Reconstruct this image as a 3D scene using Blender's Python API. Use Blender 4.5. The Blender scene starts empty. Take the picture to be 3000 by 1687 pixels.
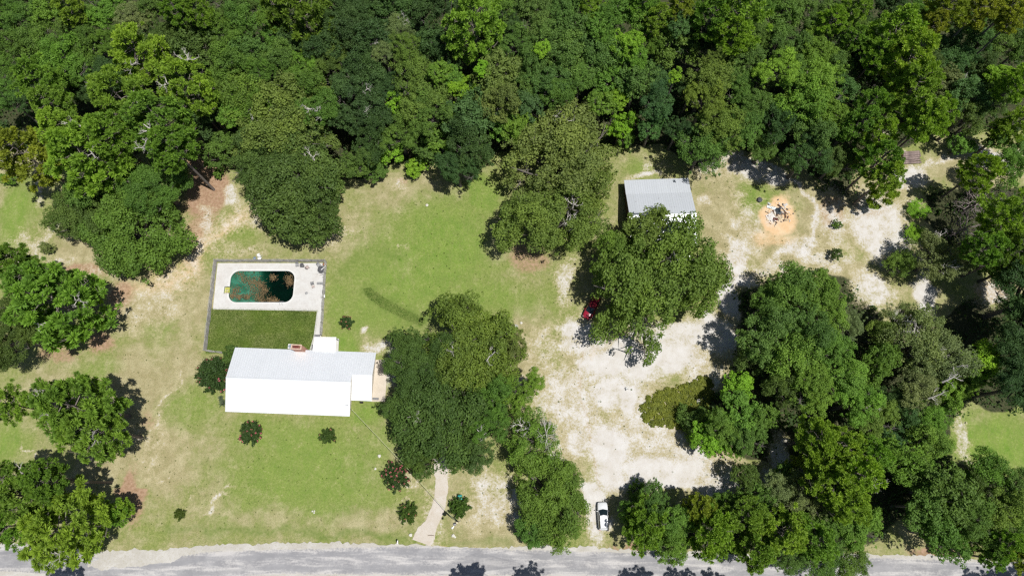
import bpy, math, random
import numpy as np
from mathutils import Vector, Matrix
from mathutils.geometry import tessellate_polygon

# ------------------------------------------------------------------ camera, sky, sun, exposure
scene = bpy.context.scene
CAM_H = 120.0                       # drone height above ground in metres
FOC = 2000.0                        # focal length in pixels of a 3000 px wide frame
TILT = math.atan(586.5 / FOC)       # off straight-down, towards north
cam_data = bpy.data.cameras.new('camera')
cam_data.sensor_width = 36.0
cam_data.lens = 24.0
cam_data.clip_start = 0.5
cam_data.clip_end = 5000.0
cam = bpy.data.objects.new('camera', cam_data)
cam.location = (0, 0, CAM_H)
cam.rotation_euler = (TILT, 0, 0)
scene.collection.objects.link(cam)
scene.camera = cam

SUN_ELEV = math.radians(71.5)
SUN_DIR = Vector((0.90, -0.43, 0)).normalized() * math.cos(SUN_ELEV) + Vector((0, 0, math.sin(SUN_ELEV)))
world = bpy.data.worlds.new('World')
scene.world = world
world.use_nodes = True
wn = world.node_tree
wn.nodes.clear()
wo = wn.nodes.new('ShaderNodeOutputWorld')
wb = wn.nodes.new('ShaderNodeBackground')
wb.inputs['Strength'].default_value = 0.060
sk = wn.nodes.new('ShaderNodeTexSky')
sk.sky_type = 'NISHITA'
sk.sun_disc = False
sk.sun_elevation = SUN_ELEV
sk.sun_rotation = math.atan2(SUN_DIR.x, SUN_DIR.y)
wn.links.new(sk.outputs[0], wb.inputs[0])
wn.links.new(wb.outputs[0], wo.inputs[0])
sun_l = bpy.data.lights.new('sun', 'SUN')
sun_l.energy = 5.0
sun_l.angle = math.radians(0.53)
sun_l.color = (1.0, 0.972, 0.925)
sun = bpy.data.objects.new('sun', sun_l)
sun.rotation_euler = SUN_DIR.to_track_quat('Z', 'Y').to_euler()
sun.location = (60, -30, 150)
scene.collection.objects.link(sun)
vs = scene.view_settings
vs.view_transform = 'Standard'
vs.look = 'None'
vs.exposure = 0.10
vs.gamma = 1.0
vs.use_curve_mapping = False
scene.cycles.filter_width = 1.35
scene.cycles.use_denoising = False
scene.cycles.max_bounces = 4
scene.cycles.diffuse_bounces = 2
scene.cycles.transparent_max_bounces = 12

# ------------------------------------------------------------------ helpers
COL = scene.collection
_c, _s = math.cos(TILT), math.sin(TILT)


def at(px, py, z=0.0):
    """Point at height z under a pixel of the 3000 x 1687 survey photo."""
    dx = (px - 1500) / FOC
    dy = -(py - 843.5) / FOC
    t = (CAM_H - z) / (_c - dy * _s)
    return Vector((dx * t, (dy * _c + _s) * t, z))


def ppm(py, z=0.0):
    """Pixels per metre there."""
    dy = -(py - 843.5) / FOC
    return FOC * (_c - dy * _s) / (CAM_H - z)


def xy(px, py, z=0.0):
    p = at(px, py, z)
    return (p.x, p.y)


def tag(o, label=None, cat=None, group=None, kind=None):
    if label: o['label'] = label
    if cat: o['category'] = cat
    if group: o['group'] = group
    if kind: o['kind'] = kind
    return o


def empty(name, loc=(0, 0, 0), rz=0.0, label=None, cat=None, group=None):
    o = bpy.data.objects.new(name, None)
    o.empty_display_size = 0.3
    o.location = loc
    o.rotation_euler = (0, 0, rz)
    COL.objects.link(o)
    return tag(o, label, cat, group)


def link(name, mesh, parent=None, loc=(0, 0, 0), rot=(0, 0, 0), scl=(1, 1, 1)):
    o = bpy.data.objects.new(name, mesh)
    o.location = loc
    o.rotation_euler = rot
    o.scale = scl
    if parent is not None:
        o.parent = parent
    COL.objects.link(o)
    return o


def np_mesh(name, V, Fq, mat, attrs=None):
    """Mesh from numpy arrays: V (n,3), Fq (m,k) with k = 3 or 4."""
    me = bpy.data.meshes.new(name)
    V = np.asarray(V, dtype=np.float32)
    Fq = np.asarray(Fq, dtype=np.int32)
    k = Fq.shape[1]
    me.vertices.add(len(V))
    me.vertices.foreach_set('co', V.ravel())
    me.loops.add(Fq.size)
    me.loops.foreach_set('vertex_index', Fq.ravel())
    me.polygons.add(len(Fq))
    me.polygons.foreach_set('loop_start', np.arange(0, Fq.size, k, dtype=np.int32))
    me.polygons.foreach_set('loop_total', np.full(len(Fq), k, dtype=np.int32))
    me.update(calc_edges=True)
    me.validate()
    if mat: me.materials.append(mat)
    if attrs:
        for an, (typ, dom, data) in attrs.items():
            a = me.attributes.new(an, typ, dom)
            d = np.asarray(data, dtype=np.float32).ravel()
            a.data.foreach_set('color' if typ == 'FLOAT_COLOR' else 'value', d)
    return me


class MB:
    """Collects boxes, tubes and prisms into one mesh."""
    def __init__(self):
        self.v, self.f, self.m, self.sm = [], [], [], []

    def add(self, vs, fs, mi=0, M=None, smooth=False):
        b = len(self.v)
        for p in vs:
            p = Vector(p)
            if M is not None: p = M @ p
            self.v.append(tuple(p))
        for f in fs:
            self.f.append(tuple(b + i for i in f)); self.m.append(mi); self.sm.append(smooth)
        return self

    def box(self, x0, x1, y0, y1, z0, z1, mi=0, M=None, bev=0.0):
        if bev <= 0:
            vs = [(x0, y0, z0), (x1, y0, z0), (x1, y1, z0), (x0, y1, z0), (x0, y0, z1), (x1, y0, z1), (x1, y1, z1), (x0, y1, z1)]
            fs = [(0, 3, 2, 1), (4, 5, 6, 7), (0, 1, 5, 4), (1, 2, 6, 5), (2, 3, 7, 6), (3, 0, 4, 7)]
            return self.add(vs, fs, mi, M)
        rings = []
        for z, i in ((z0, bev), (z0 + bev, 0), (z1 - bev, 0), (z1, bev)):
            a, b, c, d = x0 + i, x1 - i, y0 + i, y1 - i
            k = bev * 0.7
            rings.append([(a + k, c, z), (b - k, c, z), (b, c + k, z), (b, d - k, z), (b - k, d, z), (a + k, d, z), (a, d - k, z), (a, c + k, z)])
        return self.loft(rings, mi, M)

    def loft(self, rings, mi=0, M=None, caps=True, smooth=False):
        n = len(rings[0])
        vs = [p for r in rings for p in r]
        fs = []
        for i in range(len(rings) - 1):
            for j in range(n):
                k = (j + 1) % n
                fs.append((i * n + j, i * n + k, (i + 1) * n + k, (i + 1) * n + j))
        self.add(vs, fs, mi, M, smooth)
        if caps:
            self.add(rings[0], [tuple(range(n - 1, -1, -1))], mi, M)
            self.add(rings[-1], [tuple(range(n))], mi, M)
        return self

    def tube(self, pts, rad, n=8, mi=0, M=None, caps=True, smooth=True):
        pts = [Vector(p) for p in pts]
        if not isinstance(rad, (list, tuple)): rad = [rad] * len(pts)
        rings = []
        for i, p in enumerate(pts):
            d = (pts[min(i + 1, len(pts) - 1)] - pts[max(i - 1, 0)]).normalized()
            a = Vector((0, 0, 1)) if abs(d.z) < 0.95 else Vector((1, 0, 0))
            u = d.cross(a).normalized(); w = d.cross(u).normalized()
            rings.append([tuple(p + (u * math.cos(2 * math.pi * j / n) - w * math.sin(2 * math.pi * j / n)) * rad[i]) for j in range(n)])
        return self.loft(rings, mi, M, caps, smooth)

    def prism(self, poly, z0, z1, mi=0, M=None):
        n = len(poly)
        vs = [(x, y, z0) for x, y in poly] + [(x, y, z1) for x, y in poly]
        fs = [tuple(range(n - 1, -1, -1)), tuple(range(n, 2 * n))]
        fs += [(i, (i + 1) % n, n + (i + 1) % n, n + i) for i in range(n)]
        return self.add(vs, fs, mi, M)

    def lathe(self, prof, n=20, mi=0, M=None, smooth=True):
        rings = [[(r * math.cos(2 * math.pi * j / n), r * math.sin(2 * math.pi * j / n), z) for j in range(n)] for r, z in prof]
        return self.loft(rings, mi, M, True, smooth)

    def mesh(self, name, mats):
        me = bpy.data.meshes.new(name)
        me.from_pydata(self.v, [], self.f)
        if not isinstance(mats, (list, tuple)): mats = [mats]
        for m in mats: me.materials.append(m)
        me.polygons.foreach_set('material_index', self.m)
        me.polygons.foreach_set('use_smooth', self.sm)
        me.update()
        return me

    def build(self, name, mats, parent=None, loc=(0, 0, 0), rot=(0, 0, 0), scl=(1, 1, 1)):
        return link(name, self.mesh(name, mats), parent, loc, rot, scl)


def circ(r, n=16, cx=0, cy=0):
    return [(cx + r * math.cos(2 * math.pi * i / n), cy + r * math.sin(2 * math.pi * i / n)) for i in range(n)]


# ------------------------------------------------------------------ materials
class NT:
    def __init__(self, name):
        self.m = bpy.data.materials.new(name)
        self.m.use_nodes = True
        self.t = self.m.node_tree
        self.t.nodes.clear()
        self.out = self.t.nodes.new('ShaderNodeOutputMaterial')

    def n(self, typ, **kw):
        nd = self.t.nodes.new(typ)
        for k, v in kw.items():
            if k.startswith('i_'):
                nd.inputs[k[2:].replace('_', ' ')].default_value = v
            else:
                setattr(nd, k, v)
        return nd

    def l(self, a, b):
        self.t.links.new(a, b)

    def val(self, x, sock):
        if hasattr(x, 'is_linked') or isinstance(x, bpy.types.NodeSocket): self.l(x, sock)
        elif isinstance(x, (tuple, list)): sock.default_value = (*x, 1.0) if len(x) == 3 and len(sock.default_value) == 4 else x
        else: sock.default_value = x

    def mix(self, f, a, b, blend='MIX'):
        nd = self.n('ShaderNodeMix', data_type='RGBA', blend_type=blend)
        self.val(f, nd.inputs[0]); self.val(a, nd.inputs[6]); self.val(b, nd.inputs[7])
        return nd.outputs[2]

    def math(self, op, a, b=0.0, c=None, clamp=False):
        nd = self.n('ShaderNodeMath', operation=op, use_clamp=clamp)
        self.val(a, nd.inputs[0]); self.val(b, nd.inputs[1])
        if c is not None: self.val(c, nd.inputs[2])
        return nd.outputs[0]

    def ramp(self, x, lo, hi, a=0.0, b=1.0):
        nd = self.n('ShaderNodeMapRange', interpolation_type='SMOOTHSTEP')
        self.val(x, nd.inputs[0]); nd.inputs[1].default_value = lo; nd.inputs[2].default_value = hi
        nd.inputs[3].default_value = a; nd.inputs[4].default_value = b
        return nd.outputs[0]

    def coord(self, kind='Object', scale=None):
        tc = self.n('ShaderNodeTexCoord')
        o = tc.outputs[kind]
        if scale is not None:
            mp = self.n('ShaderNodeMapping')
            mp.inputs['Scale'].default_value = scale
            self.l(o, mp.inputs[0]); o = mp.outputs[0]
        return o

    def noise(self, vec, scale, detail=4.0, rough=0.55, dist=0.0):
        nd = self.n('ShaderNodeTexNoise')
        self.l(vec, nd.inputs['Vector'])
        nd.inputs['Scale'].default_value = scale; nd.inputs['Detail'].default_value = detail
        nd.inputs['Roughness'].default_value = rough; nd.inputs['Distortion'].default_value = dist
        return nd.outputs['Fac']

    def voro(self, vec, scale, feat='F1', out='Distance'):
        nd = self.n('ShaderNodeTexVoronoi', feature=feat)
        self.l(vec, nd.inputs['Vector']); nd.inputs['Scale'].default_value = scale
        return nd.outputs[out]

    def bump(self, h, strength=0.3, dist=0.05):
        nd = self.n('ShaderNodeBump')
        nd.inputs['Strength'].default_value = strength; nd.inputs['Distance'].default_value = dist
        self.l(h, nd.inputs['Height'])
        return nd.outputs[0]

    def princ(self, col, rough=0.8, metal=0.0, spec=0.3, nrm=None, **kw):
        b = self.n('ShaderNodeBsdfPrincipled')
        self.val(col, b.inputs['Base Color']); self.val(rough, b.inputs['Roughness']); self.val(metal, b.inputs['Metallic'])
        b.inputs['Specular IOR Level'].default_value = spec
        if nrm is not None: self.l(nrm, b.inputs['Normal'])
        for k, v in kw.items(): self.val(v, b.inputs[k])
        self.l(b.outputs[0], self.out.inputs[0])
        return b


def plain(name, col, rough=0.7, metal=0.0, spec=0.3, var=0.18, scale=3.0, bump=0.15):
    """Procedural material: colour with mottling, grime and fine relief."""
    t = NT(name)
    co = t.coord()
    a = t.noise(co, scale, 5, 0.6)
    b = t.noise(co, scale * 9, 3, 0.6)
    dark = tuple(c * (1 - var) for c in col); lite = tuple(min(1, c * (1 + var)) for c in col)
    c1 = t.mix(t.ramp(a, 0.3, 0.7), dark, lite)
    c2 = t.mix(t.ramp(b, 0.35, 0.75, 0, 0.35), c1, tuple(c * (1 - 1.6 * var) for c in col))
    t.princ(c2, t.ramp(a, 0.2, 0.8, max(0.02, rough - 0.08), min(1, rough + 0.08)), metal, spec, t.bump(b, bump, 0.01))
    return t.m


M = {}
M['white_plastic'] = plain('white_plastic', (0.74, 0.74, 0.72), 0.5, var=0.08)
M['gray_plastic'] = plain('gray_plastic', (0.28, 0.28, 0.28), 0.6)
M['mid_gray'] = plain('mid_gray', (0.20, 0.20, 0.205), 0.65)
M['dark_gray'] = plain('dark_gray', (0.07, 0.07, 0.075), 0.6)
M['black'] = plain('black', (0.015, 0.015, 0.016), 0.55)
M['pinkgray'] = plain('pinkgray', (0.40, 0.33, 0.30), 0.7)
M['teal'] = plain('teal', (0.01, 0.28, 0.27), 0.45, spec=0.5, var=0.1)
M['blue_gray'] = plain('blue_gray', (0.18, 0.24, 0.32), 0.6)
M['steel'] = plain('steel', (0.6, 0.6, 0.6), 0.3, metal=0.9, var=0.08)
M['weathered_wood'] = plain('weathered_wood', (0.40, 0.385, 0.36), 0.9, var=0.22, scale=2.0)
M['pole_wood'] = plain('pole_wood', (0.075, 0.055, 0.042), 0.9, var=0.3, scale=4)
M['pole_end'] = plain('pole_end', (0.62, 0.55, 0.40), 0.9)
M['brown_wood'] = plain('brown_wood', (0.11, 0.055, 0.035), 0.9, var=0.3)
M['tan_board'] = plain('tan_board', (0.48, 0.38, 0.26), 0.9, var=0.2)
M['bark_pine'] = plain('bark_pine', (0.17, 0.145, 0.13), 0.95, var=0.35, scale=1.2, bump=0.6)
M['bark_oak'] = plain('bark_oak', (0.15, 0.135, 0.12), 0.95, var=0.35, scale=1.0, bump=0.6)
M['dead_wood'] = plain('dead_wood', (0.50, 0.47, 0.43), 0.95, var=0.2)
M['dead_dark'] = plain('dead_dark', (0.23, 0.19, 0.185), 0.95, var=0.3)
M['log_bark'] = plain('log_bark', (0.22, 0.17, 0.155), 0.95, var=0.4, scale=2.5, bump=0.6)
M['log_end'] = plain('log_end', (0.42, 0.32, 0.22), 0.9)
M['rock'] = plain('rock', (0.40, 0.38, 0.35), 0.9, var=0.3, scale=2)
M['white_rock'] = plain('white_rock', (0.56, 0.54, 0.48), 0.9, var=0.12, scale=2)
M['rubble'] = plain('rubble', (0.58, 0.48, 0.34), 0.9, var=0.35, scale=3)
M['red_scrap'] = plain('red_scrap', (0.13, 0.035, 0.03), 0.9, var=0.3)
M['orange_mulch'] = plain('orange_mulch', (0.30, 0.12, 0.05), 0.95)
M['glass_dark'] = plain('glass_dark', (0.008, 0.016, 0.018), 0.08, spec=0.6, var=0.1, bump=0.0)
M['tyre'] = plain('tyre', (0.02, 0.02, 0.02), 0.85)
M['car_white'] = plain('car_white', (0.60, 0.61, 0.62), 0.22, spec=0.5, var=0.03, bump=0.0)
M['car_red'] = plain('car_red', (0.26, 0.012, 0.03), 0.25, spec=0.5, var=0.06, bump=0.0)
M['lamp_glass'] = plain('lamp_glass', (0.7, 0.7, 0.7), 0.15, spec=0.6, var=0.05, bump=0)
M['lamp_red'] = plain('lamp_red', (0.4, 0.01, 0.01), 0.2, spec=0.6, var=0.05, bump=0)
M['siding'] = plain('siding', (0.62, 0.57, 0.48), 0.8, var=0.08)
M['shed_wall'] = plain('shed_wall', (0.055, 0.035, 0.025), 0.9, var=0.3)
M['pink_flower'] = plain('pink_flower', (0.55, 0.13, 0.17), 0.8, var=0.25, scale=1.5)
M['salmon_flower'] = plain('salmon_flower', (0.40, 0.17, 0.11), 0.8, var=0.25, scale=1.5)
M['pool_paint'] = None


def brick_mat():
    t = NT('chimney_brick')
    co = t.coord()
    br = t.n('ShaderNodeTexBrick')
    mp = t.n('ShaderNodeMapping'); mp.inputs['Rotation'].default_value = (math.radians(90), 0, 0)
    t.l(co, mp.inputs[0]); t.l(mp.outputs[0], br.inputs['Vector'])
    br.inputs['Color1'].default_value = (0.36, 0.16, 0.10, 1); br.inputs['Color2'].default_value = (0.48, 0.25, 0.17, 1)
    br.inputs['Mortar'].default_value = (0.55, 0.45, 0.38, 1); br.inputs['Scale'].default_value = 4.0
    nz = t.noise(co, 3, 4)
    t.princ(t.mix(t.ramp(nz, 0.35, 0.7, 0, 0.4), br.outputs['Color'], (0.30, 0.14, 0.10)), 0.9)
    return t.m
M['brick'] = brick_mat()


def metal_roof(name, col, rough, metal, rust=0.0, streak=0.5):
    t = NT(name)
    co = t.coord()
    st = t.noise(t.coord('Object', (2.2, 0.12, 0.12)), 1.0, 4, 0.6)      # streaks down the slope
    bl = t.noise(co, 0.35, 4, 0.6)
    fine = t.noise(co, 6, 3, 0.6)
    c = t.mix(t.ramp(st, 0.3, 0.75, 0, streak * 0.4), col, tuple(x * 0.86 for x in col))
    c = t.mix(t.ramp(bl, 0.4, 0.75, 0, 0.35), c, tuple(x * 0.9 for x in col))
    if rust > 0:
        rn = t.noise(t.coord('Object', (0.8, 0.8, 0.8)), 1.6, 5, 0.7)
        c = t.mix(t.ramp(rn, 0.62, 0.74, 0, rust), c, (0.16, 0.13, 0.12))
    t.princ(c, t.ramp(fine, 0.2, 0.8, rough - 0.06, rough + 0.08), metal, 0.5, t.bump(bl, 0.08, 0.2))
    return t.m
M['roof_metal'] = metal_roof('roof_metal', (0.77, 0.79, 0.81), 0.50, 0.42)
M['shed_metal_shaded'] = metal_roof('shed_metal_shaded', (0.50, 0.525, 0.555), 0.58, 0.25, rust=0.6, streak=1.0)  # rusted sheet; shade of the north slopes is put into its darker grey
M['awning_metal'] = metal_roof('awning_metal', (0.85, 0.85, 0.85), 0.5, 0.1)


def concrete_mat(name, col, stain, sc=0.5):
    t = NT(name)
    co = t.coord()
    a = t.noise(co, sc, 6, 0.62, 0.4); b = t.noise(co, sc * 5, 5, 0.65); f = t.noise(co, 22, 3, 0.6)
    c = t.mix(t.ramp(a, 0.35, 0.72, 0, 0.75), col, stain)
    c = t.mix(t.ramp(b, 0.45, 0.75, 0, 0.45), c, tuple(x * 0.82 for x in stain))
    c = t.mix(t.ramp(f, 0.3, 0.8, 0, 0.2), c, tuple(x * 0.7 for x in col))
    t.princ(c, 0.9, 0, 0.2, t.bump(f, 0.2, 0.01))
    return t.m
M['deck'] = concrete_mat('pool_deck_concrete', (0.535, 0.53, 0.51), (0.46, 0.435, 0.405))
M['slab'] = concrete_mat('slab_concrete', (0.55, 0.49, 0.41), (0.47, 0.41, 0.33))
M['coping'] = concrete_mat('coping', (0.60, 0.60, 0.58), (0.53, 0.51, 0.48), 1.0)


def leaf_mat(name, trans=0.38, hue_to=(1.45, 1.42, 0.95), rough=0.6):
    """Foliage: base colour comes from the object's own colour, varied leaf by leaf."""
    t = NT(name)
    oi = t.n('ShaderNodeObjectInfo')
    at_ = t.n('ShaderNodeAttribute', attribute_type='GEOMETRY', attribute_name='v')
    v = at_.outputs['Fac']
    base = oi.outputs['Color']
    dk = t.mix(1.0, base, (0.62, 0.70, 0.66), 'MULTIPLY')
    lt = t.mix(1.0, base, hue_to, 'MULTIPLY')
    c = t.mix(v, dk, lt)
    b = t.n('ShaderNodeBsdfPrincipled')
    t.l(c, b.inputs['Base Color']); b.inputs['Roughness'].default_value = rough
    b.inputs['Specular IOR Level'].default_value = 0.22
    tr = t.n('ShaderNodeBsdfTranslucent')
    t.l(t.mix(1.0, c, (1.25, 1.3, 0.5), 'MULTIPLY'), tr.inputs[0])
    ms = t.n('ShaderNodeMixShader'); ms.inputs[0].default_value = trans
    t.l(b.outputs[0], ms.inputs[1]); t.l(tr.outputs[0], ms.inputs[2]); t.l(ms.outputs[0], t.out.inputs[0])
    return t.m
M['leaf'] = leaf_mat('broadleaf_foliage')
M['needle'] = leaf_mat('pine_needles', 0.36, (1.40, 1.36, 0.8))

# ------------------------------------------------------------------ ground: one sheet, cover painted by real ground type
GX0, GX1, GY0, GY1, GD = -122.0, 122.0, -24.0, 116.0, 0.45
gx = np.concatenate([[-900, -500, -300, -200, -150], np.arange(GX0, GX1 + 0.01, GD), [150, 200, 300, 500, 900]])
gy = np.concatenate([[-900, -500, -300, -150, -60], np.arange(GY0, GY1 + 0.01, GD), [150, 200, 300, 500, 900]])
NXg, NYg = len(gx), len(gy)
XX, YY = np.meshgrid(gx, gy)


def vnoise(X, Y, scale, seed, octv=3):
    """Smooth value noise in numpy, 0..1."""
    r = np.random.RandomState(seed)
    tot = np.zeros_like(X, dtype=float); amp = 1.0; s = 0.0
    for o in range(octv):
        g = r.rand(257, 257)
        fx = (X / scale * 2 ** o) % 256; fy = (Y / scale * 2 ** o) % 256
        ix = fx.astype(int); iy = fy.astype(int); fx = fx - ix; fy = fy - iy
        fx = fx * fx * (3 - 2 * fx); fy = fy * fy * (3 - 2 * fy)
        a = g[iy, ix]; b = g[iy, ix + 1]; c = g[iy + 1, ix]; d = g[iy + 1, ix + 1]
        tot += amp * ((a * (1 - fx) + b * fx) * (1 - fy) + (c * (1 - fx) + d * fx) * fy)
        s += amp; amp *= 0.5
    return tot / s


WX = XX + (vnoise(XX, YY, 7.0, 11) - 0.5) * 5.0 + (vnoise(XX, YY, 2.0, 12) - 0.5) * 1.6
WY = YY + (vnoise(XX, YY, 7.0, 13) - 0.5) * 5.0 + (vnoise(XX, YY, 2.0, 14) - 0.5) * 1.6
CH = {k: np.zeros_like(XX, dtype=float) for k in ('sand', 'dry', 'lush', 'forest', 'straw', 'clay', 'tall', 'gray')}


def put(ch, m):
    CH[ch] = np.maximum(CH[ch], m)


def blob(ch, px, py, rx, ry, s=1.0, ang=0.0, soft=0.5, warp=True):
    p = at(px, py); k = ppm(py)
    X, Y = (WX, WY) if warp else (XX, YY)
    dx, dy = X - p.x, Y - p.y
    ca, sa = math.cos(ang), math.sin(ang)
    u = (dx * ca + dy * sa) / (rx / k); w = (-dx * sa + dy * ca) / (ry / k)
    d = np.sqrt(u * u + w * w)
    put(ch, s * np.clip((1 + soft - d) / (2 * soft), 0, 1) ** 1.3)


def stroke(ch, pts, wpx, s=1.0, soft=0.6, warp=True):
    X, Y = (WX, WY) if warp else (XX, YY)
    P = [xy(*q) for q in pts]
    w = wpx / ppm(pts[0][1]) / 2
    best = np.full_like(X, 1e9)
    for (ax, ay), (bx, by) in zip(P[:-1], P[1:]):
        vx, vy = bx - ax, by - ay
        t = np.clip(((X - ax) * vx + (Y - ay) * vy) / (vx * vx + vy * vy + 1e-9), 0, 1)
        best = np.minimum(best, np.hypot(X - ax - t * vx, Y - ay - t * vy))
    put(ch, s * np.clip((1 + soft - best / w) / (2 * soft), 0, 1))


def inside(poly, X, Y):
    c = np.zeros(X.shape, bool)
    n = len(poly)
    for i in range(n):
        x0, y0 = poly[i]; x1, y1 = poly[(i + 1) % n]
        if y0 == y1: continue
        m = ((y0 > Y) != (y1 > Y)) & (X < (x1 - x0) * (Y - y0) / (y1 - y0) + x0)
        c ^= m
    return c


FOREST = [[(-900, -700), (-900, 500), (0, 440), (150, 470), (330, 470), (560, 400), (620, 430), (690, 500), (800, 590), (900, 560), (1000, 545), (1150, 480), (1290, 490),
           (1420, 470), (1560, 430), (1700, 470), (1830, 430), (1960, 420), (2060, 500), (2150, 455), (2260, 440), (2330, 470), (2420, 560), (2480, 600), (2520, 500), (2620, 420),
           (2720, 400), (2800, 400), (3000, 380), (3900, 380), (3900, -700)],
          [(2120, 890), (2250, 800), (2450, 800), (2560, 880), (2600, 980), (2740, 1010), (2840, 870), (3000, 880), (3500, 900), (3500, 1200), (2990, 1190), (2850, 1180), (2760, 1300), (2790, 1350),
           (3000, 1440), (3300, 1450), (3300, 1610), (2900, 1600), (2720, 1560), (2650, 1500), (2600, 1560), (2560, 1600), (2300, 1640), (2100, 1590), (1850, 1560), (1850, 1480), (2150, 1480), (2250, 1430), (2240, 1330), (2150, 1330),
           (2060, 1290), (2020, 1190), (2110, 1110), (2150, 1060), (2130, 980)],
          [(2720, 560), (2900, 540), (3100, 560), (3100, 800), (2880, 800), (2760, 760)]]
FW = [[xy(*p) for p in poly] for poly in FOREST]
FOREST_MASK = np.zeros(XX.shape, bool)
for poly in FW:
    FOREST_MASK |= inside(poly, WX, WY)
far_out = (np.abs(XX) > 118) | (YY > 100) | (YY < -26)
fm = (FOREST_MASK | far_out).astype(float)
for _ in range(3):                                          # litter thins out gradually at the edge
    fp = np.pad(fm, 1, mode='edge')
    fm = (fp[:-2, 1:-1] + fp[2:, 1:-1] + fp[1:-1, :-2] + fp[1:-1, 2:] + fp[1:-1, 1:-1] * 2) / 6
CH['forest'] = fm

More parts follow.
